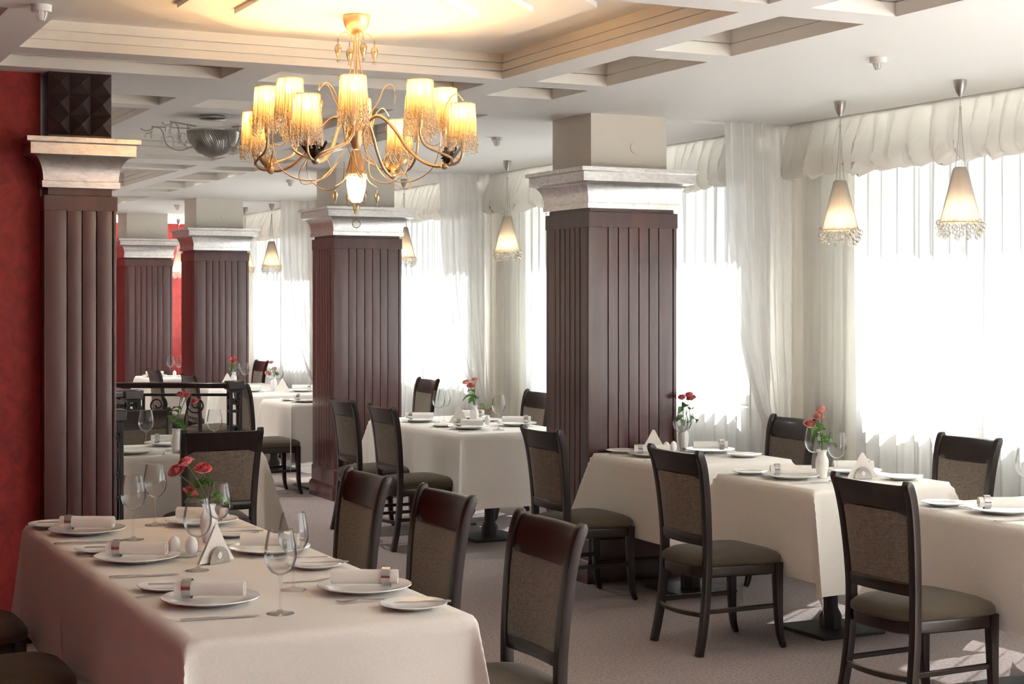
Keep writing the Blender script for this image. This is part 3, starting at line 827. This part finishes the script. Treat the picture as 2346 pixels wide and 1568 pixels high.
T = 'table left of the second pillar'
setting(T, 'aisle seat', (4.56, 13.3), (4.5, 13.55), 0)
T = 'far table with the folded napkins'
setting(T, 'aisle seat', (4.6, 15.05), (4.58, 15.27), 0)
setting(T, 'window seat', (5.06, 14.85), None, 180)
wine(4.8, 15.05, 'empty wine glass left of roses on far table, nearer of two')
wine(4.9, 15.1, 'empty wine glass right of roses on the far table')
put('vase', make_vase, 'white bud vase on the far table with the folded napkins', 'vase', 4.86, 15.13, group='white bud vases')
put('paper', make_paper, 'white paper napkins folded to a point on the far table', 'napkin', 4.86, 14.86, TZ+.003, -26, 'folded paper napkins')
T = 'table in front of the third pillar'
wine(4.78, 16.12, 'empty wine glass in front of third pillar, left one')
wine(4.88, 16.15, 'empty wine glass in front of third pillar, right one')
put('vase', make_vase, 'white bud vase in front of the third pillar', 'vase', 4.79, 16.25, group='white bud vases')
put('paper', make_paper, 'white paper napkins in front of the third pillar', 'napkin', 4.71, 16.2, TZ+.003, -26, 'folded paper napkins')
T = 'farthest table'
setting(T, 'aisle seat', (4.52, 18.5), None, 0)
wine(4.69, 18.45, 'empty wine glass on the farthest table, left one')
wine(4.76, 18.35, 'empty wine glass on the farthest table, right one')
put('vase', make_vase, 'white bud vase on the farthest table', 'vase', 4.85, 18.4, group='white bud vases')
put('egg', make_egg, 'white egg shaker on the farthest table', 'shaker', 4.77, 18.58, TZ+.001, 0, 'egg shakers')

# ------------------------------------------------------------------ roses
def bloom_mesh(mat):
    b = MB(); g = 1.618
    for ring_, (n, r, h, lean) in enumerate(((2, .006, .026, .05), (3, .010, .027, .18), (4, .014, .026, .4), (5, .018, .023, .7), (6, .021, .018, 1.05))):
        for k in range(n):
            a0 = 2*pi*k/n+ring_*1.1; w = 2*pi/n*.78; pts = []
            for i in range(5):
                t = i/4; row = []
                for j in range(6):
                    u = -1+2*j/5; a = a0+u*w*(.45+.55*sin(pi*min(1, t+.15)*.8))
                    rr = .003+(r-.003)*sin(t*pi/2)**.7 + .006*lean*t**3; z = h*t*(1-.12*u*u*t) - .006*lean*t**4 + .001*sin(3*u+k)
                    row.append((rr*cos(a), rr*sin(a), z))
                pts.append(row)
            b.grid(pts)
    o = b.build('bloom', mat, ang=80, fix=False); return o
def leaf_mesh():
    b = MB(); pts = []
    for i in range(9):
        t = i/8; w = .014*sin(pi*t**.85)*(1+.12*(i % 2)); pts.append([(w*s, .048*t, .006*abs(s)+.008*sin(pi*t)-.012*t*t) for s in (-1, -.5, 0, .5, 1)])
    b.grid(pts); return b.build('leaf', 'green', ang=80, fix=False)
BL = {}
def spray(vx, vy, blooms, leaves, mat, label, group='sprays of roses', sc=1.):
    """blooms: (across, height above floor); across runs along the camera's right"""
    t = thing('rose_spray', label, 'flower', (vx, vy, TZ+.02), 0, group)
    rx, ry = cos(AL), -sin(AL)
    st = MB(); zt = .1
    for i, (ac, z) in enumerate(blooms):
        h = z-TZ-.02; dy = .02*((i % 3)-1)
        tip = Vector((ac*rx+dy*sin(AL), ac*ry+dy*cos(AL), h-.012))
        P = spline([(0, 0, 0), (.002, 0, zt), (tip.x*.45, tip.y*.45, zt+(h-zt)*.55), tuple(tip)], 5)
        st.tube(P, [.0022]*len(P), 6)
        if mat not in BL: o = BL[mat] = bloom_mesh(mat); o.parent = t
        else: o = BL[mat].copy(); C.objects.link(o); o.parent = t
        o.location = tip; d = (tip-Vector((0, 0, zt))).normalized()
        o.rotation_euler = (-d.y*.8+.1*(i % 2)-.25, d.x*.8, i*1.3); o.scale = (1.22*sc,)*3
        st.lathe([(.002, 0), (.008, .004), (.0105, .009), (.002, .0092)], 8, tuple(tip))
    for i, (ac, z, a) in enumerate(leaves):
        h = z-TZ-.02
        if 'leaf' not in BL: o = BL['leaf'] = leaf_mesh(); o.parent = t
        else: o = BL['leaf'].copy(); C.objects.link(o); o.parent = t
        base = Vector((ac*rx*.5, ac*ry*.5, h)); o.location = base
        o.rotation_euler = (R(-10+24*((i*7) % 3-1)), R(25*((i*5) % 3-1)), R(a)); s = 1.25+.2*((i*2) % 3); o.scale = (s, s, s)
        st.tube([(0, 0, max(zt*.9, h-.03)), tuple(base)], .0013, 5)
    st.build('stem', 'stem', t)
    return t
spray(1.6, 5.74, [(-.075, 1.046), (-.114, 1.015), (-.025, 1.02), (-.07, .937)], [(-.05, .98, -60), (-.02, .96, 20), (-.12, .93, 160), (.03, .93, -30), (.02, .9, -100), (-.05, .9, 100), (.06, .92, -40), (.03, .965, 30)], 'rose', 'spray of red pink roses in the vase on the long table')
spray(2.37, 9.19, [(.03, 1.09), (.055, 1.085), (.11, 1.05)], [(.0, .96, 110), (-.03, .97, 150), (.03, .98, 40), (.03, .94, 0), (-.01, .93, 200), (.05, 1.0, 30), (.02, .915, -60)], 'rose', 'spray of pink roses left of the chair seen from behind')
spray(4.8, 10.36, [(-.055, 1.055), (.006, 1.07), (-.025, 1.03)], [(-.04, .94, 150), (.03, .95, 0), (.02, .93, -40), (.06, .9, -80), (-.01, .95, 60), (0, .98, 20)], 'salmon', 'spray of pink roses between the two near pillars')
spray(5.12, 8.11, [(-.01, 1.06), (.034, 1.073), (.05, 1.055)], [(-.02, 1.0, 140), (.03, 1.01, -20), (.07, .98, -50), (.0, .95, 100), (.08, .93, -70), (.05, .9, -30), (-.03, .93, 170)], 'rose', 'spray of red pink roses right of the nearest pillar')
spray(4.895, 6.48, [(-.006, 1.09), (-.018, 1.055), (-.062, 1.022)], [(-.04, 1.0, 120), (.03, .99, 0), (-.06, .95, 170), (.03, .96, -40), (.02, .93, -100), (-.03, .92, 190), (-.02, .97, 60), (.01, 1.01, 30)], 'salmon', 'spray of salmon roses on the middle window table')
spray(4.86, 15.13, [(-.02, 1.03), (.01, .97), (-.06, .93)], [(.02, .95, 0), (.03, .92, -40), (-.02, .95, 140), (.05, .93, -10)], 'salmon', 'spray of salmon roses on the far table with folded napkins')
spray(4.79, 16.25, [(-.03, 1.03), (.01, 1.04), (.01, 1.0)], [(.02, .95, 0), (-.03, .94, 140), (.03, .92, -60)], 'rose', 'spray of pink roses in front of the third pillar')
spray(4.85, 18.4, [(-.03, 1.0), (.02, 1.01), (0, .97)], [(.02, .93, 0), (-.03, .93, 140), (-.05, .91, 170)], 'rose', 'spray of pink roses on the farthest table')
# ------------------------------------------------------------------ iron railing behind the red wall pillar
def rail_post(t, x, y, h=1.03):
    b = MB(); b.box(x-.062, x+.062, y-.062, y+.062, h-.06, h+.005); b.build('post_cap', 'espresso', t, bevel=.006)
    for sx in (-1, 1):
        for sy in (-1, 1):
            b = MB(); b.box(x+sx*.036-.011, x+sx*.036+.011, y+sy*.036-.011, y+sy*.036+.011, .02, h-.06); b.build('post_bar', 'iron', t, bevel=.002)
    b = MB()
    for z in (.12, .4, .68, .88):
        for ang in (0, pi/2):
            mx = Matrix.Translation((x, y, z)) @ Matrix.Rotation(ang, 4, 'Z') @ Matrix.Rotation(pi/2, 4, 'X')
            b.lathe([(.011, -.046), (.024, -.046), (.024, .046), (.011, .046), (.011, -.046)], 14, mx=mx)
    for z in (.02, .25, .54, .8, .95): b.box(x-.046, x+.046, y-.046, y+.046, z, z+.018)
    b.build('post_rings', 'iron', t, ang=30)
def rail_run(t, p0, p1, scrolls=(), bal=(), h=1.03):
    d = Vector((p1[0]-p0[0], p1[1]-p0[1], 0)); L_ = d.length; a = atan2(d.y, d.x)
    mx = Matrix.Translation((p0[0], p0[1], 0)) @ Matrix.Rotation(a, 4, 'Z')
    b = MB(); b.box(0, L_, -.03, .03, h-.05, h-.008, mx); b.build('hand_rail', 'espresso', t, bevel=.008)
    for z in (h-.1, .1):
        b = MB(); b.box(0, L_, -.012, .012, z-.01, z+.01, mx); b.build('cross_bar', 'iron', t)
    for x in bal:
        b = MB()
        for o in (-.035, .035): b.box(x+o-.01, x+o+.01, -.01, .01, .1, h-.1, mx)
        for z in (.25, .55, .83): b.lathe([(.01, -.012), (.024, -.012), (.024, .012), (.01, .012), (.01, -.012)], 12, mx=mx @ Matrix.Translation((x, 0, z)) @ Matrix.Rotation(pi/2, 4, 'X'))
        b.build('baluster', 'iron', t, ang=30)
    for x, s in scrolls:
        P = []
        for i in range(34):
            f = i/33; ang = f*2*pi*1.65; r = .012+.062*f
            P.append((x+s*r*cos(ang+pi), 0, .855+r*sin(ang+pi)))
        e = P[-1]
        P += [tuple(q) for q in spline([e, (x+s*.085, 0, .74), (x+s*.06, 0, .6), (x-s*.02, 0, .47), (x-s*.09, 0, .36), (x-s*.1, 0, .25), (x-s*.06, 0, .18), (x-s*.02, 0, .2)], 6)][1:]
        b = MB(); b.bar([tuple(p) for p in P], .016, .012, (0, 1, 0), mx); b.build('scroll', 'iron', t, ang=60)
t = thing('iron_railing', 'black wrought iron railing with two scrolls, behind the table at the red wall pillar', 'railing', (0, 0, 0))
rail_post(t, 3.46, 11.72); rail_run(t, (2.5, 12.2), (3.42, 11.74), [(.5, 1), (.79, -1)], (.18, .36))
rail_post(t, 2.5, 10.85); rail_run(t, (2.5, 10.85), (2.5, 12.2), [], (.3, .7, 1.05)); rail_run(t, (1.75, 10.85), (2.47, 10.85), [], (.3,))
t = thing('iron_railing', 'black iron railing post with ring ornaments right beside the red wall pillar', 'railing', (0, 0, 0))
rail_post(t, 1.95, 8.92); rail_run(t, (1.77, 8.36), (1.93, 8.88), [], (.3,))

# ------------------------------------------------------------------ chandelier
def pol(r, a, z): return (r*cos(a), r*sin(a), z)
def fringe(b, r0, r1, zt, zb, n, rs, seed, rad=.0011):
    rnd = random.Random(seed)
    for k in range(n):
        a = 2*pi*k/n + rnd.uniform(-.05, .05); e = rnd.uniform(0, 1); zl = zb + (zt-zb)*.22*e; q = rnd.uniform(.97, 1.05)
        P = [pol(r0*q, a, zt), pol((r0*.45+r1*.55)*q, a+.02*rs, zt+(zl-zt)*.5), pol(r1*q, a+.05*rnd.uniform(-1, 1), zl)]
        b.tube(P, rad, 3, False); b.ball(pol(r1*q, a, zl-.003), .0036, 6, 4)
        b.ball(pol((r0*.2+r1*.82)*q*1.03, a-.03, zt+(zl-zt)*.86), .003, 5, 4)
        if k % 2: b.ball(pol((r0*.3+r1*.74)*q*1.02, a+.03, zt+(zl-zt)*.74), .0028, 5, 4)
def make_shade(t, pos, name='lamp_shade', rt=.047, rb=.056, h=.185):
    s = MB(); n = 40
    rnd = random.Random(int(pos[0]*7777)); rings = []
    for i, (r, z) in enumerate([(rt, h), (rt*1.04, h*.85), (rt*1.1, h*.68), (rb*.97, h*.5), (rb, h*.3)]):
        rings.append([((r+.0012*(k % 2))*cos(2*pi*k/80), (r+.0012*(k % 2))*sin(2*pi*k/80), z if i < 4 else h*(.12+.26*rnd.random())) for k in range(80)])
    s.loft(rings, False); o = s.build(name, 'shade', t, ang=80, fix=False); o.location = pos
    f = MB(); fringe(f, rt*1.03, rb*1.03, h, -.008, 84, 1, int(pos[0]*9999)); fo = f.build('bead_fringe', 'strand', o, ang=80, fix=False); fo['kind'] = 'stuff'
    w = MB(); w.tube([pol(rt*1.02, 2*pi*k/28, h) for k in range(29)], .0018, 6); w.build('shade_ring', 'gold', o)
    bb = MB(); bb.ball((0, 0, h*.8), .0125, 12, 8, 1.5); bb.build('bulb', 'bulb', o, ang=80)
    c = MB(); c.lathe([(.001, 0), (.011, .0), (.012, .01), (.011, .118), (.001, .12)], 12); c.build('candle_holder', 'gold', o)
    return o
def drop(t, pos, s=1., mat='amberdrop', name='glass_drop'):
    b = MB(); b.tube([(0, 0, 0), (0, 0, -.012*s)], .0012, 5)
    for z in (-.013, -.02, -.026): b.ball((0, 0, z*s), .0034*s, 8, 6)
    b.lathe([(.0005, -.03*s), (.008*s, -.033*s), (.014*s, -.043*s), (.0145*s, -.05*s), (.011*s, -.066*s), (.0055*s, -.082*s), (.003*s, -.086*s), (.0045*s, -.09*s), (.0055*s, -.096*s), (.003*s, -.102*s), (.0005*s, -.103*s)], 14)
    o = b.build(name, mat, t, ang=70); o.location = pos; return o
LIGHTS = []
def point(loc, col, w, r=.02):
    l = bpy.data.lights.new('lamp_light', 'POINT'); l.color = col; l.energy = w; l.shadow_soft_size = r
    o = bpy.data.objects.new('lamp_light', l); C.objects.link(o); o.location = loc; LIGHTS.append(o); return o
WARM = (1., .6, .24)
LAMP_W = 1.0
def make_leaf_bronze(t, pos, a, mat, tilt=.6, s=1.):
    b = MB(); pts = []
    for i in range(13):
        u = i/12; w = .017*sin(pi*u**.75)*(1+.35*cos(i*pi))*s
        pts.append([(.085*u*s, w*k, .014*abs(k)*s+.055*u*u*s-.02*s*u**4) for k in (-1, -.5, 0, .5, 1)])
    b.grid(pts); o = b.build('acanthus_leaf', mat, t, ang=80, fix=False); o.location = pos; o.rotation_euler = (0, -tilt*.4, a); return o
def chandelier(cx, cy, label):
    t = thing('chandelier', label, 'chandelier', (cx, cy, 0))
    b = MB(); b.lathe([(.055, 2.779), (.056, 2.765), (.047, 2.735), (.03, 2.712), (.016, 2.704), (.001, 2.703)], 28); b.build('ceiling_canopy', 'gold', t)
    b = MB(); b.lathe([(.0055, 2.705), (.0055, 2.3)], 10); b.build('stem', 'gold', t)
    for k in range(5):
        a = 2*pi*k/5+.3
        P = spline([pol(.012, a, 2.68), pol(.012, a, 2.64), pol(.024, a, 2.56), pol(.05, a, 2.48), pol(.055, a, 2.43), pol(.036, a, 2.37), pol(.014, a, 2.31)], 5)
        b = MB(); b.tube(P, .0028, 6); b.build('cage_wire', 'gold', t)
    b = MB(); b.lathe([(.001, 2.318), (.03, 2.316), (.031, 2.308), (.026, 2.298), (.024, 2.27), (.015, 2.245), (.006, 2.236), (.001, 2.235)], 24); b.build('hub', 'gold', t)
    yaw = AL                                     # the frame below is given in plan as the camera sees it: across, away
    def W(ac, aw, z): return (ac*cos(yaw)+aw*sin(yaw), -ac*sin(yaw)+aw*cos(yaw), z)
    for k, aa in enumerate((-18.4, 71.6, 161.6, 251.6)):
        A = R(aa)
        def Q(r, da, z): return W(r*cos(A+da), r*sin(A+da), z)
        P = spline([Q(.02, 0, 2.29), Q(.05, 0, 2.345), Q(.085, 0, 2.372), Q(.12, 0, 2.362), Q(.175, 0, 2.305), Q(.22, 0, 2.24), Q(.28, 0, 2.188), Q(.34, 0, 2.165), Q(.38, 0, 2.167)], 6)
        b = MB(); b.tube(P, .0068, 8); arm = b.build('arm', 'gold', t)
        b = MB(); b.lathe([(.001, -.016), (.01, -.014), (.0165, -.006), (.0175, 0), (.0165, .006), (.01, .014), (.001, .016)], 14, mx=Matrix.Translation(Q(.38, 0, 2.167)) @ Matrix.Rotation(-yaw+A, 4, 'Z') @ Matrix.Rotation(pi/2, 4, 'Y')); b.build('arm_knob', 'gold', arm)
        P = spline([Q(.385, 0, 2.167), Q(.425, 0, 2.172), Q(.45, 0, 2.195), Q(.455, 0, 2.23)], 6)
        b = MB(); b.tube(P, .0055, 8); b.build('branch', 'gold', arm)
        for s in (-1, 1):
            P = spline([Q(.385, 0, 2.167), Q(.415, .05*s, 2.175), Q(.43, .12*s, 2.19), Q(.40, .22*s, 2.21), Q(.365, .33*s, 2.235), Q(.355, .385*s, 2.275), Q(.355, .385*s, 2.31)], 6)
            b = MB(); b.tube(P, .0052, 8); b.build('branch', 'gold', arm)
        for r, da, z in ((.455, 0, 2.222), (.355, .385, 2.304), (.355, -.385, 2.304)):
            pos = Q(r, da, z); make_shade(t, pos)
            point((cx+pos[0], cy+pos[1], z+.158), WARM, LAMP_W, .012)
        for j in range(4):
            make_leaf_bronze(arm, Q(.385, 0, 2.165), A-yaw+(-1.2, -.4, .5, 1.3)[j], 'bronze' if k in (0, 3) else 'gold', 1., .95)
        # thin curls with hanging drops
        P = spline([Q(.05, .2, 2.235), Q(.12, .5, 2.13), Q(.22, .52, 2.115), Q(.3, .4, 2.16), Q(.335, .3, 2.24), Q(.345, .25, 2.33), Q(.37, .2, 2.42), Q(.41, .14, 2.455), Q(.445, .1, 2.425)], 6)
        b = MB(); b.tube(P, .0026, 6); b.build('wire_curl', 'gold', t); drop(t, Q(.445, .1, 2.423), 1.05)
        c0 = (.315, .3, 2.31); P = []
        for i in range(30):
            f = i/29; an = -1.2+f*2*pi*1.05; rr = .062-.018*f
            P.append(Q(c0[0]+rr*cos(an)*.9, c0[1]+.25*rr*sin(an), c0[2]+rr*sin(an)*1.15))
        b = MB(); b.tube([Q(.38, .02, 2.17), Q(.36, .15, 2.2)] + P, .0024, 6); b.build('wire_curl', 'gold', t)
        P = spline([Q(.08, -.5, 2.2), Q(.15, -.75, 2.12), Q(.24, -.62, 2.09), Q(.29, -.45, 2.13), Q(.27, -.3, 2.2), Q(.22, -.3, 2.24), Q(.185, -.45, 2.21), Q(.2, -.6, 2.17)], 6)
        b = MB(); b.tube(P, .0024, 6); b.build('wire_curl', 'gold', t)
        P = spline([Q(.03, .6, 2.33), Q(.06, .6, 2.39), Q(.09, .55, 2.44), Q(.11, .5, 2.49), Q(.14, .5, 2.505), Q(.155, .5, 2.48)], 6)
        b = MB(); b.tube(P, .0024, 6); b.build('wire_curl', 'gold', t); drop(t, Q(.155, .5, 2.48), .5, 'crystal')
        # small hooks under the canopy and around the lower flower
        P = spline([Q(.008, .785, 2.62), Q(.015, .785, 2.68), Q(.045, .785, 2.71), Q(.075, .785, 2.69)], 6)
        b = MB(); b.tube(P, .0022, 6); b.build('wire_hook', 'gold', t); drop(t, Q(.078, .785, 2.69), 1.0)
        P = spline([Q(.02, .785, 2.22), Q(.035, .785, 2.15), Q(.06, .785, 2.11), Q(.09, .785, 2.09)], 6)
        b = MB(); b.tube(P, .0022, 6); b.build('wire_hook', 'gold', t); drop(t, Q(.09, .785, 2.09), .72)
    b = MB(); n = 30
    b.lathe([(.012, 2.237), (.02, 2.222), (.03, 2.18), (.038, 2.14)], n); sk = b.build('flower_skirt', 'skirt', t, ang=80, fix=False)
    f = MB(); fringe(f, .018, .042, 2.235, 2.115, 44, 1, 5); fo = f.build('bead_fringe', 'strand', sk, ang=80, fix=False); fo['kind'] = 'stuff'
    b = MB(); b.lathe([(.036, 2.15), (.0385, 2.125), (.039, 2.1), (.034, 2.065), (.025, 2.035), (.016, 2.027), (.001, 2.026)], n)
    b.build('flower_glass', 'tulip', t, ang=80, fix=False)
    bb = MB(); bb.ball((0, 0, 2.085), .018, 12, 8, 1.3); bb.build('bulb', 'bulb', t, ang=80); point((cx, cy, 2.085), WARM, 10., .012)
    b = MB(); b.lathe([(.001, 2.03), (.012, 2.026), (.0145, 2.018), (.0125, 2.0), (.006, 1.98), (.001, 1.973)], 18); b.build('finial', 'amberdrop', t)
    b = MB(); b.tube([(0, 0, 1.975), (0, 0, 1.958)], .0012, 5); b.ball((0, 0, 1.941), .0175, 18, 12); b.build('crystal_ball', 'crystal', t)
    return t
chandelier(2.31, 6.115, 'lit gold chandelier with twelve beaded shades over the long table')

# ------------------------------------------------------------------ silver bowl lamp
t = thing('ceiling_lamp', 'unlit silver glass bowl lamp with curled arms, behind the chandelier', 'ceiling lamp', (2.925, 10.4, 0))
b = MB(); b.lathe([(.09, 2.842), (.09, 2.828), (.08, 2.822), (.001, 2.82)], 28); b.build('ceiling_canopy', 'brushed', t)
b = MB(); b.lathe([(.168, 2.75), (.17, 2.8)], 40); b.build('glass_band', 'crystal', t)
b = MB(); b.lathe([(.172, 2.742), (.172, 2.752), (.166, 2.752), (.166, 2.742), (.172, 2.742)], 40); b.build('rim', 'brushed', t)
b = MB(); rings = []
for r, z in ((.17, 2.745), (.166, 2.715), (.152, 2.675), (.125, 2.635), (.09, 2.605), (.05, 2.584), (.012, 2.574)):
    rings.append([((r+.0022*r/.17*(1 if k % 2 else -1))*cos(2*pi*k/132+(2.745-z)*3.5+.02*noise.noise((k*.7, z*30, 1))), (r+.0022*r/.17*(1 if k % 2 else -1))*sin(2*pi*k/132+(2.745-z)*3.5+.02*noise.noise((k*.7, z*30, 1))), z) for k in range(132)])
b.loft(rings, True); b.build('bowl', principled('silvered ribbed glass', (.3, .29, .27), .3, .7, coat=.4), t, ang=20)
for k, a in enumerate((2.75, 3.7, 5.3, .6, 1.7)):
    def Q(r, z, da=0.): return pol(r, a+da, z)
    b = MB(); b.tube([Q(.165, 2.765), Q(.4, 2.775)], .004, 6)
    b.tube(spline([Q(.14, 2.645), Q(.2, 2.622), Q(.26, 2.63), Q(.31, 2.67), Q(.32, 2.72), Q(.34, 2.76), Q(.38, 2.77), Q(.41, 2.752), Q(.45, 2.75), Q(.47, 2.765)], 5), .0038, 6)
    b.tube(spline([Q(.26, 2.63), Q(.255, 2.68), Q(.27, 2.71), Q(.3, 2.705), Q(.305, 2.675)], 5), .003, 6)
    b.tube(spline([Q(.38, 2.77), Q(.4, 2.735), Q(.435, 2.73), Q(.44, 2.705)], 5), .003, 6)
    arm = b.build('curled_arm', 'brushed', t)
    for r, z in ((.4, 2.765), (.33, 2.73), (.22, 2.735)):
        d = MB(); d.tube([(0, 0, 0), (0, 0, -.02)], .0012, 5); d.lathe([(.0005, -.02), (.007, -.024), (.0075, -.06), (.003, -.068), (.0005, -.07)], 8); o = d.build('crystal_drop', 'crystal', arm); o.location = Q(r, z)

# ------------------------------------------------------------------ pendants over the window tables
def make_pendant():
    t = thing('pendant_lamp', '', 'pendant lamp')
    b = MB(); b.lathe([(.032, 0), (.0325, -.012), (.029, -.035), (.021, -.058), (.01, -.078), (.003, -.084), (.001, -.084)], 24); b.build('ceiling_cup', 'brushed', t)
    b = MB(); b.lathe([(.002, -.08), (.002, -.135)], 8); b.lathe([(.001, -.128), (.006, -.13), (.007, -.135), (.006, -.14), (.001, -.141)], 12); b.build('rod', 'brushed', t)
    for k in range(6):
        a = 2*pi*k/6; b = MB(); b.tube([pol(.004, a, -.137), pol(.012, a, -.3), pol(.026, a, -.432)], .0011, 4); b.build('wire', 'brushed', t)
    s = MB(); s.lathe([(.026, -.43), (.034, -.44), (.052, -.52), (.074, -.61), (.097, -.702)], 40); sh = s.build('lamp_shade', 'pshade', t, ang=80, fix=False)
    f = MB()
    for k in range(72):
        a = 2*pi*k/72; f.tube([pol(.027, a, -.43), pol(.036, a, -.442), pol(.054, a, -.52), pol(.076, a, -.61), pol(.0985, a, -.702)], .0011, 3, False)
    fo = f.build('bead_strands', 'pstrand', sh, ang=80, fix=False); fo['kind'] = 'stuff'
    for r, z, m in ((.028, -.432, 'brushed'), (.0985, -.702, 'gold')):
        w = MB(); w.tube([pol(r, 2*pi*k/32, z) for k in range(33)], .0022, 6); w.build('shade_ring', m, sh)
    bb = MB(); bb.ball((0, 0, -.655), .016, 12, 8, 1.4); bb.build('bulb', 'bulb', t, ang=80)
    c = MB(); c.lathe([(.001, -.56), (.011, -.56), (.011, -.632), (.001, -.634)], 12); c.build('bulb_holder', 'gold', t)
    rnd = random.Random(3); first = None
    for row, (r, z, n) in enumerate(((.104, -.708, 20), (.103, -.73, 19), (.098, -.754, 17), (.09, -.774, 9))):
        for k in range(n):
            a = 2*pi*(k+.5*row)/n+rnd.uniform(-.06, .06); q = rnd.uniform(.85, 1.12)
            if first is None:
                b = MB(); b.ball((0, 0, 0), .0128, 14, 9); b.tube([(0, 0, .012), (0, 0, .03)], .0006, 4); o = first = b.build('glass_ball', 'crystal', t, ang=80)
            else: o = first.copy(); C.objects.link(o); o.parent = t
            o.location = pol(r*rnd.uniform(.93, 1.06), a, z+rnd.uniform(-.008, .008)); o.scale = (q, q, q)
    return t
for y, lab in ((6.17, 'lit glass bead pendant lamp nearest the photo edge'), (7.12, 'lit glass bead pendant lamp, second from the photo edge, by the cream curtain'),
               (11.26, 'lit glass bead pendant lamp left of the nearest pillar'), (13.36, 'lit glass bead pendant lamp half hidden by the second pillar'),
               (17.2, 'lit glass bead pendant lamp right of the third pillar, over a chair'), (18.2, 'lit glass bead pendant lamp half hidden by the third pillar'),
               (21.2, 'lit glass bead pendant lamp against the far red wall')):
    place('pendant', make_pendant, lab, 'pendant lamp', (5.5, y, CEIL), 0, 'glass bead pendant lamps')
    point((5.5, y, CEIL-.66), (1., .76, .5), 3.4, .012)

# ------------------------------------------------------------------ detectors and downlights
def make_detector():
    t = thing('smoke_detector', '', 'smoke detector'); t.scale = (.75, .75, .75)
    b = MB(); b.lathe([(.05, 0), (.051, -.006), (.05, -.028), (.046, -.033), (.001, -.033)], 28); b.build('detector_base', 'white', t)
    b = MB()
    for k in range(10):
        a = 2*pi*k/10; b.bar([pol(.031, a, -.032), pol(.026, a, -.055), pol(.017, a, -.074)], .006, .004, (-sin(a), cos(a), 0))
    b.lathe([(.001, -.072), (.018, -.072), (.019, -.077), (.001, -.079)], 16); b.lathe([(.014, -.033), (.012, -.07)], 12); b.build('sensor_cage', 'white', t, fix=False)
    return t
for x, y, lab in ((1.07, 6.1, 'white smoke detector on the ceiling beam beside the chandelier recess'), (4.66, 5.76, 'white smoke detector on the flat ceiling near the pendants'),
                  (4.66, 9.7, 'white smoke detector on the ceiling right of the chandelier shades'), (4.62, 13.9, 'white smoke detector on the ceiling left of the second pillar'),
                  (4.68, 18.1, 'white smoke detector on the ceiling left of the third pillar, farthest')):
    place('detector', make_detector, lab, 'smoke detector', (x, y, CEIL), .4, 'smoke detectors')
def make_down():
    t = thing('downlight', '', 'downlight')
    b = MB(); b.lathe([(.03, 0), (.045, -.002), (.048, -.006), (.044, -.011), (.034, -.01), (.03, 0)], 24); b.lathe([(.03, -.001), (.03, .035)], 24); b.build('trim_ring', 'white', t)
    b = MB(); b.lathe([(.001, -.003), (.03, -.003)], 20); b.build('lens', 'crystal', t, fix=False); return t
DL = []
for y, lab in ((5.72, 'recessed white downlight in the small coffer nearest the smoke detector'), (6.83, 'recessed white downlight in the second small coffer above nearest pillar')):
    place('down', make_down, lab, 'downlight', (3.84, y, CEIL+.0815), 0, 'coffer downlights'); DL.append((3.8, y))

# ------------------------------------------------------------------ light, sky, camera
W = bpy.data.worlds.new('sky'); S.world = W; W.use_nodes = True
nt = W.node_tree
for n in list(nt.nodes): nt.nodes.remove(n)
out = nt.nodes.new('ShaderNodeOutputWorld'); bg = nt.nodes.new('ShaderNodeBackground')
bg.inputs['Color'].default_value = (.84, .92, 1., 1); bg.inputs['Strength'].default_value = .46
nt.links.new(bg.outputs[0], out.inputs[0])
sun = bpy.data.lights.new('sun', 'SUN'); sun.energy = 31.; sun.angle = R(.6); sun.color = (1., .96, .9)
so = bpy.data.objects.new('sun', sun); C.objects.link(so); so.location = (12, 14, 9)
el, az = R(50), atan2(-.55, -.83)
so.rotation_euler = Vector((cos(el)*cos(az), cos(el)*sin(az), -sin(el))).to_track_quat('-Z', 'Y').to_euler()
def spot(x, y, w=9, z=CEIL+.09):
    l = bpy.data.lights.new('fill_spot', 'SPOT'); l.energy = w; l.color = (1., .93, .84); l.spot_size = R(150); l.spot_blend = 1.; l.shadow_soft_size = .05
    o = bpy.data.objects.new('fill_spot', l); C.objects.link(o); o.location = (x, y, z)
def portal(loc, rot, sx, sy):
    l = bpy.data.lights.new('window_portal', 'AREA'); l.shape = 'RECTANGLE'; l.size = sx; l.size_y = sy
    o = bpy.data.objects.new('window_portal', l); C.objects.link(o); o.location = loc; o.rotation_euler = rot
    l.cycles.is_portal = True
for y0, y1 in WINS: portal((XW+.4, (y0+y1)/2, 1.73), (0, R(90), 0), 1.59, y1-y0)
for y in (11.1, 13.8, 14.9, 18.0, 19.3):
    for x in (3.8, .77): spot(x, y)  # added fill spots that brighten the far bays, no fixtures modelled
for y in (-1.2, .4, 2.0):
    for x in (4.1, 5.5): spot(x, y, 6, 2.70)  # more added fill, unseen spots behind the camera without lamps

cam = bpy.data.cameras.new('camera'); co = bpy.data.objects.new('camera', cam); C.objects.link(co)
cam.sensor_width = 36; cam.lens = 36*3700/2346; cam.shift_y = -94/2346; cam.clip_start = .05; cam.clip_end = 200
co.location = (0, 0, EYE); co.rotation_euler = (R(90), 0, -AL)
S.camera = co
v = S.view_settings; v.view_transform = 'Standard'; v.look = 'None'; v.gamma = 1; v.use_curve_mapping = False; v.exposure = 3.6
cy_ = S.cycles
cy_.max_bounces = 12; cy_.diffuse_bounces = 6; cy_.glossy_bounces = 5; cy_.transmission_bounces = 8; cy_.transparent_max_bounces = 24
cy_.sample_clamp_indirect = 8; cy_.caustics_reflective = False; cy_.caustics_refractive = False
cy_.use_denoising = True
